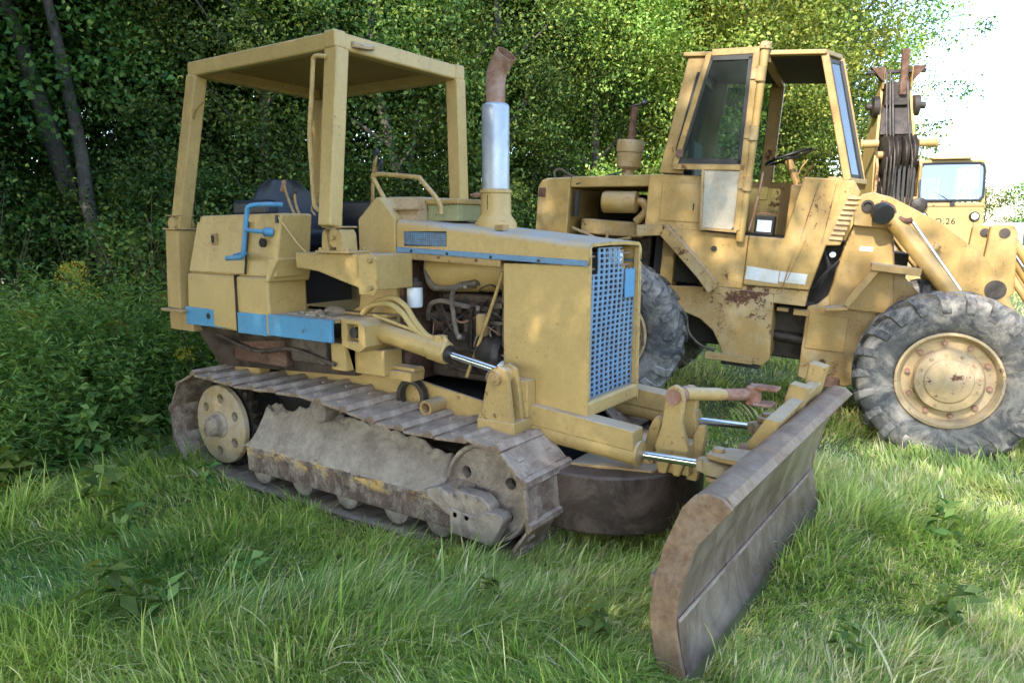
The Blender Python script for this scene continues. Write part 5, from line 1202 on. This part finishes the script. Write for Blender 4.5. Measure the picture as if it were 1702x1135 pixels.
# ================================================================== VEGETATION
def np_mesh(name, V, F, mat, smooth=True, clump=None):
    """V (n,3) array, F (m,4) array of quads"""
    me = bpy.data.meshes.new(name)
    me.vertices.add(len(V)); me.vertices.foreach_set('co', np.ascontiguousarray(V, dtype=np.float32).ravel())
    k = F.shape[1]
    me.loops.add(F.size); me.loops.foreach_set('vertex_index', np.ascontiguousarray(F, dtype=np.int32).ravel())
    me.polygons.add(len(F)); me.polygons.foreach_set('loop_start', np.arange(0, F.size, k, dtype=np.int32))
    me.polygons.foreach_set('use_smooth', np.full(len(F), smooth))
    me.update(calc_edges=True)
    if clump is None and mat in ('leaf_dark', 'leaf_light'): clump = np.ones((len(V), 3))
    if clump is not None:
        at = me.color_attributes.new('clump', 'FLOAT_COLOR', 'POINT'); q = np.ones((len(V), 4), dtype=np.float32); q[:, :3] = clump; at.data.foreach_set('color', q.ravel())
    me.materials.append(M[mat])
    return me
def leaves(P, Nrm, L, Wd, rng):
    """folded diamond leaves at P, roughly facing Nrm"""
    n = len(P)
    Nrm = Nrm / (np.linalg.norm(Nrm, axis=1, keepdims=True) + 1e-9)
    t = rng.normal(size=(n, 3)); t -= Nrm * (t * Nrm).sum(1, keepdims=True); t /= np.linalg.norm(t, axis=1, keepdims=True) + 1e-9
    b = np.cross(Nrm, t)
    L = L[:, None]; Wd = Wd[:, None]
    fold = Nrm * Wd * .35
    V = np.stack([P, P + t * L * .45 + b * Wd * .5 + fold, P + t * L, P + t * L * .45 - b * Wd * .5 + fold], 1).reshape(-1, 3)
    F = np.arange(4 * n).reshape(n, 4)
    return V, F
def cloud(rng, centers, rad, per, L, Wd, updown=.5, cen=None):
    k = len(centers); c = np.repeat(centers, per, 0); r_ = np.repeat(rad, per)
    g = rng.normal(size=(len(c), 3)) * np.array([.55, .55, .38]); P = c + g * r_[:, None]
    out = P - (np.mean(centers, 0) if cen is None else cen)
    out /= np.linalg.norm(out, axis=1, keepdims=True) + 1e-6
    Nn = rng.normal(size=P.shape) * .75 + out * .45 + np.array([0, 0, updown])
    s = rng.uniform(.65, 1.3, len(P))
    return leaves(P, Nn, L * s, Wd * s * rng.uniform(.8, 1.2, len(P)), rng)
def crown(seed, zlo, zhi, R, nclump, per, L=.088, Wd=.056, crad=(.35, .75)):
    rng = np.random.default_rng(seed)
    C = []
    while len(C) < nclump:
        p = rng.uniform(-1, 1, 3); q = np.linalg.norm(p)
        if q > 1 or q < rng.uniform(.25, .85): continue
        t = (p[2] + 1) / 2
        ang = math.atan2(p[1], p[0])
        lob = 1 + .22 * math.sin(3 * ang + seed) + .18 * math.sin(5 * p[2] + 2 * ang + seed * 2)
        w = R * lob * (1.0 if t < .6 else 1.0)
        C.append((p[0] * w, p[1] * w, zlo + (zhi - zlo) * t))
    C = np.array(C)
    V, F = cloud(rng, C, rng.uniform(*crad, len(C)), per, L, Wd, cen=np.array([0, 0, (zlo + zhi) / 2]))
    b = rng.uniform(.55, 1.4, len(C)); hue = rng.uniform(-.12, .22, len(C))
    col = np.stack([b * (1 + hue), b, b * (1 - hue * .6)], 1)
    return V, F, np.repeat(col, per * 4, 0)
CR_MESH = {}
def crown_mesh(kind, seed, mat, **kw):
    key = (kind, seed, mat)
    if key not in CR_MESH:
        V, F, cl_ = crown(seed, **kw); CR_MESH[key] = np_mesh('crown', V, F, mat, clump=cl_)
    return CR_MESH[key]
KINDS_ = {'edge': dict(zlo=.2, zhi=9.0, R=2.1, nclump=230, per=230, L=.07, Wd=.043, crad=(.3, .75)),
          'tall': dict(zlo=3.6, zhi=11.5, R=2.5, nclump=190, per=170, L=.08, Wd=.05),
          'bush': dict(zlo=.05, zhi=2.3, R=1.05, nclump=70, per=150, L=.06, Wd=.036, crad=(.2, .5)),
          'thin': dict(zlo=3.4, zhi=12.0, R=2.9, nclump=85, per=110, L=.12, Wd=.08, crad=(.4, .8)),
          'high': dict(zlo=5.3, zhi=11.5, R=2.4, nclump=150, per=150),
          'shade': dict(zlo=2.4, zhi=12.0, R=2.9, nclump=300, per=120, L=.12, Wd=.08, crad=(.4, .8))}
def limbs(path, r0, r1, n=7, seed=0, reach=1.6, zmin=2.0):
    rng = random.Random(seed); m = MB(); m.tube(path, r0, 10, 5, r1)
    P = catmull(path, 8)
    for k in range(n):
        p = P[int(len(P) * (.35 + .6 * k / n))]
        if p.z < zmin: continue
        a = rng.uniform(0, 6.28); d = Vector((math.cos(a), math.sin(a), rng.uniform(.4, 1.0))); q = reach * rng.uniform(.6, 1.2)
        m.tube([p, p + d * q * .5 + Vector((0, 0, .1)), p + d * q + Vector((0, 0, .4))], r0 * .32, 6, 3, r0 * .08)
    return m
TRUNK = {}
def tree(name, label, cat, loc, kind, seed, mat, rot=0, scale=1.0, group=None, path=None, r0=.13):
    t = thing(name, label, cat, loc, (0, 0, rot), group); t.scale = (scale,) * 3
    link('crown', crown_mesh(kind, seed, mat, **KINDS_[kind]), mat, t)
    if path is not None:
        link('trunk', limbs(path, r0, r0 * .4, n=5, seed=seed, reach=1.2, zmin=4.8).mesh('trunk', 60), 'bark', t)
    else:
        if (kind, seed) not in TRUNK:
            rng = random.Random(seed); h = KINDS_[kind]['zhi'] * .9
            pth = [(0, 0, -.3), (rng.uniform(-.1, .1), rng.uniform(-.1, .1), h * .25), (rng.uniform(-.3, .3), rng.uniform(-.3, .3), h * .6), (rng.uniform(-.5, .5), rng.uniform(-.5, .5), h)]
            TRUNK[(kind, seed)] = limbs(pth, r0 if kind != 'bush' else .03, .03 if kind != 'bush' else .01, 10, seed, 1.8 if kind != 'bush' else .6, 1.5 if kind != 'bush' else .3).mesh('trunk', 60)
        link('trunk', TRUNK[(kind, seed)], 'bark', t)
    return t
R_ = random.Random(5)
def gz(a, b): return ground_z(a, b) - .05
# the wood's edge, from the left of the bulldozer round behind the loader
edge = [(-9.6, 9.6), (-9.6, 14.8), (-5.9, 15.0), (-4.1, 12.6), (-2.0, 13.0), (-.2, 13.6), (1.6, 14.4), (3.3, 15.4), (5.0, 16.6), (6.4, 18.2), (7.6, 20.2)]
GT = 'trees along the edge of the wood'
for i, (a, b) in enumerate(edge):
    lt = a > .5
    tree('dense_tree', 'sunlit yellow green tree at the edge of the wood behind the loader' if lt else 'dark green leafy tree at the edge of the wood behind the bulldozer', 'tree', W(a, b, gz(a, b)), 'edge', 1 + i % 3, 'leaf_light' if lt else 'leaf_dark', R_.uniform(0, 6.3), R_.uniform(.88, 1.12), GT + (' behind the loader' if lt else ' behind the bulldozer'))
for row, (off, n) in enumerate(((3.0, 11), (6.2, 11), (9.0, 11))):
    for i in range(n):
        a0, b0 = edge[i]; a = a0 - .6 * off + R_.uniform(-.5, .5) + 1.0; b = b0 + .85 * off + R_.uniform(-.5, .5)
        lt = a > 1.2
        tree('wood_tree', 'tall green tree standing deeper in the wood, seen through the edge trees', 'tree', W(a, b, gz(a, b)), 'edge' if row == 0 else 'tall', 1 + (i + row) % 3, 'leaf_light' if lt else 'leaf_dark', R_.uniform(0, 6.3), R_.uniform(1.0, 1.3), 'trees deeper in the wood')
for (a, b) in ((-8.2, 14.0), (-11.5, 13.0), (-7.2, 16.5), (-10.0, 18.0), (-13.0, 16.0), (-12.5, 10.5)):
    tree('wood_tree', 'dark leafy tree behind the two leaning trunks at the left edge', 'tree', W(a, b, 0), 'edge', 1 + int(b) % 3, 'leaf_dark', a * 1.7, 1.1, 'trees behind the leaning trunks')
# the tree that ends the wood on the right, with loose sprays of leaves against the sky
tr = tree('sunlit_tree', 'tall sunlit tree with loose leaf sprays against the sky beside the crane boom', 'tree', W(9.3, 21.0, .2), 'tall', 2, 'leaf_light', 1.0, 1.12)
tree('sunlit_bush', 'rounded light green bush at the foot of the last tree by the crane', 'bush', W(9.0, 19.6, .1), 'bush', 2, 'leaf_light', 1.0, 2.0)
rng = np.random.default_rng(77)
sp = []
for (a, b, z, q) in ((10.9, 20.0, 6.6, .5), (11.5, 20.0, 5.4, .45), (11.9, 20.0, 5.3, .35), (11.2, 20.0, 4.5, .3), (11.1, 20.0, 3.9, .3), (10.6, 20, 7.6, .6), (11.0, 20, 8.0, .5), (13.5, 20.2, 7.9, .35), (13.9, 20.1, 7.4, .25), (12.2, 20, 6.9, .25)):
    sp.append((W(a, b, z), q))
V, F = cloud(rng, np.array([tuple(p) for p, q in sp]), np.array([q for p, q in sp]), 70, .12, .06)
m = MB()
for p, q in sp: m.tube([W(9.4, 21, p.z - .6), (W(9.4, 21, p.z - .2) + p) / 2, p], .02, 5, 3, .006)
ob = m.build('loose_branch', 'sapling', None); tag(ob, 'thin branches with loose leaves reaching out into the sky right of the wood', 'branch')
link('leaf_spray', np_mesh('leaf_spray', V, F, 'leaf_dark'), 'leaf_dark', ob)
rng = np.random.default_rng(88)
hp_ = [W(6.72, 9.6, 5.02), W(6.45, 9.6, 5.12), W(6.95, 9.6, 4.80), W(7.15, 9.6, 5.1), W(6.2, 9.6, 5.2), W(7.4, 9.6, 5.3)]
V, F = cloud(rng, np.array([tuple(p) for p in hp_]), np.array([.12, .12, .13, .2, .10, .3]), 26, .07, .03)
m = MB(); m.tube([W(8.6, 9.6, 6.2), W(7.4, 9.6, 5.35), W(6.95, 9.6, 5.05), W(6.4, 9.6, 5.15)], .012, 5, 4, .003)
m.tube([W(7.2, 9.6, 5.2), W(7.0, 9.6, 4.95), W(6.93, 9.6, 4.75)], .006, 5, 3, .002)
ob = m.build('hanging_twig', 'sapling'); tag(ob, 'leafy twig hanging into the sky at the top right corner', 'twig'); link('leaf_spray', np_mesh('leaf_spray', V, F, 'leaf_dark'), 'leaf_dark', ob)
# trunks on the left
t1 = tree('leaning_tree', 'leaning grey trunk, the slimmer and paler of two at the left edge', 'tree', W(-6.25, 11.5, 0), 'high', 3, 'leaf_dark', 0, 1.0, None,
          [RV * 0.0 + Vector((0, 0, -.4)), RV * .02 + Vector((0, 0, .65)), RV * -.24 + Vector((0, 0, 2.0)), RV * -.30 + Vector((0, 0, 2.95)), RV * -.48 + Vector((0, 0, 4.3)), RV * -.68 + Vector((0, 0, 5.5)), RV * -1.2 + Vector((0, 0, 8))], .135)
t2 = tree('leaning_tree', 'thick dark trunk leaning left behind the paler one at the left edge', 'tree', W(-7.15, 12.3, 0), 'high', 1, 'leaf_dark', 0, 1.0, None,
          [RV * .35 + Vector((0, 0, -.4)), RV * .1 + Vector((0, 0, 1.5)), RV * -.25 + Vector((0, 0, 3.0)), RV * -.65 + Vector((0, 0, 4.6)), RV * -.95 + Vector((0, 0, 5.8)), RV * -1.3 + Vector((0, 0, 8.5))], .19)
rng = np.random.default_rng(41)
cl = np.array([tuple(RV * a + DV * b + Vector((0, 0, z))) for a, b, z in ((-1.0, -.5, 4.0), (-.6, -.6, 3.7), (-.2, -.5, 4.1), (.3, -.5, 3.9), (-1.3, -.4, 4.4), (.6, -.3, 4.3), (-.9, -.5, 4.7), (.2, -.4, 4.8), (-1.5, -.6, 3.6), (.8, -.2, 3.4), (1.0, 0, 4.0), (-.45, -.6, 3.2), (.55, -.3, 2.2), (-.8, -.4, 1.9))])
V, F = cloud(rng, cl, np.full(len(cl), .42), 90, .11, .07)
link('low_branches', np_mesh('low_branches', V, F, 'leaf_dark'), 'leaf_dark', t1)
t3 = tree('grey_trunk_tree', 'straight grey trunk rising above the loader cab roof in the wood', 'tree', W(4.55, 15.0, 0), 'tall', 3, 'leaf_light', 2.0, 1.1, None,
          [(0, 0, -.4), (.02, .02, 3), tuple(RV * .12 + Vector((0, 0, 6))), tuple(RV * .2 + Vector((0, 0, 9)))], .13)
# bushes filling the foot of the wood
for i in range(26):
    s = i / 25; a = -8.5 + 15.5 * s + R_.uniform(-.4, .4); b = 9.6 + (8.6 * max(0, s - .1) ** 1.0) + R_.uniform(-.3, .5) + (1.2 if s < .12 else 0)
    lt = a > 1.0
    if -8.0 < a < -4.9: b += 2.2
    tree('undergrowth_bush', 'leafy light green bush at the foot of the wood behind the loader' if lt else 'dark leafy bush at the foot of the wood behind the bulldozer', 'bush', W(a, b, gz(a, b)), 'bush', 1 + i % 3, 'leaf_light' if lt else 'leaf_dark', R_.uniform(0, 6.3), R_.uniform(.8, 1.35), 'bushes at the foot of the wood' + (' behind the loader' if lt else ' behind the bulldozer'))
# far hedge trees on the right
for i in range(10):
    a = 27.0 + 2.0 * i; b = 41 + R_.uniform(-2, 2)
    tree('far_bush', 'distant yellow green bush of the hedge beyond the field', 'bush', W(a, b, .2), 'bush', 1 + i % 3, 'leaf_dark' if i % 2 else 'leaf_light', R_.uniform(0, 6.3), R_.uniform(1.75, 2.1), 'bushes of the distant hedge')
# trees beside and behind the photographer: they throw the shade
def PQ(p, q): return .835 * p + .55 * q, -.55 * p + .835 * q
for i, (p_, q_, sc_, kd) in enumerate(((-3.4, -4.6, 1.0, 'shade'), (-8.0, -3.0, 1.0, 'shade'), (-12.4, -1.2, 1.0, 'shade'), (-6.0, -8.8, 1.05, 'shade'), (-10.5, -7.4, 1.05, 'shade'), (-15.8, -2.5, 1.05, 'shade'), (-2.0, -6.2, .85, 'shade'), (1.9, -7.5, 1.0, 'thin'))):
    a, b = PQ(p_, q_)
    tree('shade_tree', 'broad tree out of the picture on the left that shades the bulldozer', 'tree', W(a, b, 0), kd, 1 + i % 2, 'leaf_dark', R_.uniform(0, 6.3), sc_, 'trees that shade the clearing')

# ---- tall weeds along the wood: stems nobody could count
def weeds(rng, spots, hgt, per, L, Wd, lean=.18):
    P = []; N = []; LL = []; WW = []; stems = MB()
    for (a, b), h in zip(spots, hgt):
        base = np.array(W(a, b, ground_z(a, b) - .02)); d = rng.normal(size=2) * lean
        t = rng.uniform(.12, 1, per); ph = rng.uniform(0, 6.28, per)
        c = base + np.stack([d[0] * t * t * h, d[1] * t * t * h, t * h], 1)
        o = np.stack([np.cos(ph), np.sin(ph), np.zeros(per)], 1)
        P.append(c + o * .012); N.append(np.stack([np.zeros(per), np.zeros(per), np.ones(per)], 1) * .9 + o * .45 + rng.normal(size=(per, 3)) * .35)
        s = rng.uniform(.7, 1.25, per) * (1.15 - .5 * t); LL.append(L * s); WW.append(Wd * s)
    return np.concatenate(P), np.concatenate(N), np.concatenate(LL), np.concatenate(WW)
rng = np.random.default_rng(21)
def in_weeds(a, b):
    lim = np.interp(a, [-9, -3.6, -3.0, -2.6, -1.2, .8, 3.0, 6.0, 9.0], [3.2, 3.9, 5.6, 8.6, 10.2, 11.6, 13.2, 15.8, 19.0])
    return b > lim, b - lim
sp = []; hh = []
while len(sp) < 2300:
    b = rng.uniform(3.6, 20); a = rng.uniform(-.75, .56) * b
    if rng.random() > (6 / b) ** 1.0 and b > 6: continue
    ok, dd = in_weeds(a, b)
    if not ok or dd > 3.2: continue
    sp.append((a, b)); hh.append(rng.uniform(.35, .75) + .55 * min(1.3, dd) * rng.uniform(.5, 1.1))
P, N, L_, W_ = weeds(rng, sp, hh, 46, .105, .022)
V, F = leaves(P, N, L_, W_, rng)
k = rng.random(len(sp)) < .35
sp2 = [s for s, q in zip(sp, k) if q]; hh2 = [h * .8 for h, q in zip(hh, k) if q]
P, N, L_, W_ = weeds(rng, sp2, hh2, 40, .085, .06, .3)
V2, F2 = leaves(P, N, L_, W_, rng)
tag(link('undergrowth', np_mesh('undergrowth', np.concatenate([V, V2]), np.concatenate([F, F2 + len(V)]), 'leaf_weed'), 'leaf_weed'), 'tangle of tall green weeds along the foot of the wood', 'undergrowth', kind='stuff')
# bare twigs in it
m = MB()
for q in range(90):
    b = R_.uniform(6.5, 12); a = R_.uniform(-.70, -.22) * b; h = R_.uniform(.5, 2.2)
    p = W(a, b, ground_z(a, b)); d = Vector((R_.gauss(0, .5), R_.gauss(0, .5), 1))
    m.tube([p, p + d * h * .5, p + d * h + Vector((R_.gauss(0, .2), R_.gauss(0, .2), -.1))], R_.uniform(.004, .012), 5, 3, .002)
tag(m.build('dead_twigs', 'sapling'), 'bare brown twigs tangled in the weeds at the foot of the wood', 'twigs', kind='stuff')
# single goldenrods with yellow plumes
def goldenrod(seed):
    rg = np.random.default_rng(seed); n = 60; h = 1.15
    t = rg.uniform(.12, .9, n); ph = rg.uniform(0, 6.28, n); o = np.stack([np.cos(ph), np.sin(ph), .1 * np.ones(n)], 1)
    P = np.stack([.08 * t * t, .03 * t, t * h], 1) + o * .01
    V, F = leaves(P, np.array([0, 0, .9]) + o * .5 + rg.normal(size=(n, 3)) * .25, .12 * (1.2 - .6 * t), .02 * (1.2 - .5 * t), rg)
    lf = np_mesh('leaf', V, F, 'leaf_weed')
    n = 240; arm = rg.integers(0, 9, n); s = rg.uniform(0, 1, n); an = arm * 2.4
    P = np.stack([.08 + np.cos(an) * s * .15, .03 + np.sin(an) * s * .15, h * (.86 + .016 * arm) + .07 * s - .10 * s * s], 1) + rg.normal(size=(n, 3)) * .012
    V, F = leaves(P, rg.normal(size=(n, 3)) + np.array([0, 0, .5]), np.full(n, .026), np.full(n, .018), rg)
    fl = np_mesh('plume', V, F, 'goldenrod')
    m = MB(); m.tube([(0, 0, -.05), (.02, .01, h * .5), (.08, .03, h)], .006, 6, 4, .003)
    return lf, fl, m.mesh('stem', 60)
GR = [goldenrod(s) for s in (1, 2)]
for i, (a, b, sc_) in enumerate(((-3.95, 6.0, .95), (-3.45, 6.5, .8), (-4.3, 7.2, 1.0), (-3.5, 7.6, .9), (-4.9, 8.2, 1.1), (-2.9, 6.3, .62), (-3.9, 8.8, 1.1), (-3.3, 8.9, 1.0), (-2.9, 9.4, 1.1), (-5.4, 9.0, 1.1))):
    lf, fl, stm = GR[i % 2]
    g = thing('goldenrod_plant', 'goldenrod with small yellow plume among the weeds on the left', 'wild flower', W(a, b, ground_z(a, b)), (0, 0, R_.uniform(0, 6.3)), 'goldenrods among the weeds'); g.scale = (sc_,) * 3
    link('leaf', lf, 'leaf_weed', g); link('plume', fl, 'goldenrod', g); link('stem', stm, 'leaf_weed', g)
# low broad-leaved weeds
def broad(seed):
    rg = np.random.default_rng(seed); n = 26; ph = rg.uniform(0, 6.28, n); r_ = rg.uniform(.02, .10, n)
    P = np.stack([np.cos(ph) * r_, np.sin(ph) * r_, rg.uniform(.03, .34, n)], 1)
    o = np.stack([np.cos(ph), np.sin(ph), np.zeros(n)], 1)
    V, F = leaves(P, np.array([0, 0, 1.0]) + o * .5 + rg.normal(size=(n, 3)) * .2, rg.uniform(.10, .19, n), rg.uniform(.045, .075, n), rg)
    return np_mesh('leaf', V, F, 'leaf_weed')
BR = [broad(s) for s in (4, 5, 6)]
for i, (a, b, sc_) in enumerate(((-1.75, 3.1, .9), (-1.5, 3.0, .7), (-2.55, 4.4, 1.0), (-2.2, 4.0, .7), (-2.75, 5.3, 1.1), (-2.5, 6.0, .9), (-1.3, 3.3, .7), (.35, 2.9, .6), (-.1, 3.2, .5), (1.9, 3.0, .7), (2.4, 3.9, .7), (1.35, 2.75, .55), (-2.1, 4.9, .6), (-3.1, 5.2, 1.2), (-3.2, 4.6, 1.1))):
    o = thing('broadleaf_weed', 'low broad leaved green weed growing in the long grass', 'weed', W(a, b, ground_z(a, b)), (0, 0, R_.uniform(0, 6.3)), 'broad leaved weeds in the grass'); o.scale = (sc_,) * 3
    link('leaf', BR[i % 3], 'leaf_weed', o)

# ---- long matted grass
rng = np.random.default_rng(3)
def field(x, y, seed, f):
    r2 = np.random.default_rng(seed); z = np.zeros_like(x)
    for k in range(7):
        a = r2.uniform(0, 6.28); q = f * r2.uniform(.5, 2.2); z += np.sin((x * np.cos(a) + y * np.sin(a)) * q + r2.uniform(0, 6.28))
    return z / 2.6
NB = 420000
u_ = rng.random(NB)
dmin, dmax, e_ = 1.9, 42.0, -1.05
dep = (dmin ** e_ + u_ * (dmax ** e_ - dmin ** e_)) ** (1 / e_)
lat = rng.uniform(-.86, 1.2, NB) * dep
vz = np.vectorize(ground_z)
keep = ~((dep > 12) & (lat < dep * .42)); lat, dep = lat[keep], dep[keep]
wx = lat * RV.x + dep * DV.x; wy = lat * RV.y + dep * DV.y
# keep the ground clear under tracks and tyres
lx = wx + 3.5; ly = wy - 3.85
ok = ~((lx > -1.5) & (lx < 1.36) & (np.abs(ly) > .37) & (np.abs(ly) < .80))
ok &= ~((lx > 2.43) & (lx < 2.60) & (ly > -1.26) & (ly < 1.04))
lat, dep, wx, wy = lat[ok], dep[ok], wx[ok], wy[ok]; n = len(lat)
wz = vz(lat, dep) - .01
far = np.clip((dep - 3) / 9, 0, 1)
clump = field(wx, wy, 1, 2.6); clump2 = field(wx, wy, 2, 7.0)
H = (.105 + .05 * clump + .035 * clump2) * rng.uniform(.55, 1.45, n)
tallp = rng.random(n) < .05; H[tallp] *= rng.uniform(1.3, 2.0, tallp.sum())
leftward = np.clip((-lat + .5) / 2.5, 0, 1)  # rises from right to left; blades there are taller and less dry
H = np.clip(H, .045, .36) * (.86 + .24 * leftward)
lx, ly = wx + 3.5, wy - 3.85
H *= np.where((ly > -1.35) & (ly < -.75) & (lx > -1.6) & (lx < 1.7), .8 + .15 * np.clip((-.8 - ly) / .5, 0, 1), 1.0)
flow = field(wx, wy, 5, 1.3) * 1.8 + field(wx, wy, 6, 4.0) * .9 + rng.normal(0, .75, n)
th0 = np.abs(rng.normal(.35, .3, n)); th1 = th0 + np.abs(rng.normal(1.15, .5, n))
dirx, diry = np.cos(flow), np.sin(flow)
Wb = .0042 * rng.uniform(.6, 1.7, n) * (1 + np.maximum(0, dep - 2.5) * .22)
wide = rng.random(n) < .05; Wb[wide] *= 2.4
sx_, sy_ = -diry, dirx
NS = 4
pts = np.zeros((n, NS + 1, 3)); x = np.zeros(n); z = np.zeros(n)
pts[:, 0] = np.stack([wx, wy, wz], 1)
for k in range(1, NS + 1):
    th = th0 + (th1 - th0) * (k - .5) / NS
    x = x + np.sin(th) * H * 1.25 / NS; z = z + np.cos(th) * H * 1.25 / NS
    pts[:, k] = np.stack([wx + dirx * x, wy + diry * x, wz + np.maximum(z, .01)], 1)
taper = np.array([.8, 1.0, .85, .55, .08])
side = np.stack([sx_, sy_, np.zeros(n)], 1)
Vg = np.zeros((n, NS + 1, 2, 3))
for k in range(NS + 1):
    o = side * (Wb * taper[k] * .5)[:, None]
    Vg[:, k, 0] = pts[:, k] - o; Vg[:, k, 1] = pts[:, k] + o
base = (np.arange(n) * (NS + 1) * 2)[:, None]
Fq = np.concatenate([base + np.array([2 * k, 2 * k + 1, 2 * k + 3, 2 * k + 2]) for k in range(NS)], 0)
gme = np_mesh('grass', Vg.reshape(-1, 3), Fq, 'grass')
# each blade's own green: patches of lush, yellowing and dry stalks
pa = np.array([[.092, .165, .045], [.155, .24, .06], [.235, .30, .08], [.34, .37, .13], [.50, .44, .27]])
dryness = np.clip(.45 + .22 * field(wx, wy, 9, 1.9) + .25 * (1 - leftward) + rng.normal(0, .28, n), 0, 1)
dry = rng.random(n) < (.09 + .26 * (1 - leftward) * np.clip(.6 + field(wx, wy, 12, 2.2), 0, 1.5))
idx = dryness * 3; i0 = np.clip(idx.astype(int), 0, 2); fr2 = (idx - i0)[:, None]
cg = pa[i0] * (1 - fr2) + pa[i0 + 1] * fr2
cg[dry] = pa[4] * rng.uniform(.6, 1.2, (dry.sum(), 1))
cg *= rng.uniform(1.3, 2.25, (n, 1))
ca = gme.color_attributes.new('tint', 'FLOAT_COLOR', 'POINT')
cc4 = np.ones((n, (NS + 1) * 2, 4), dtype=np.float32); cc4[..., :3] = cg[:, None, :]
ca.data.foreach_set('color', cc4.ravel())
tag(link('grass', gme, 'grass'), 'long matted green grass with dry stalks covering the clearing', 'grass', kind='stuff')
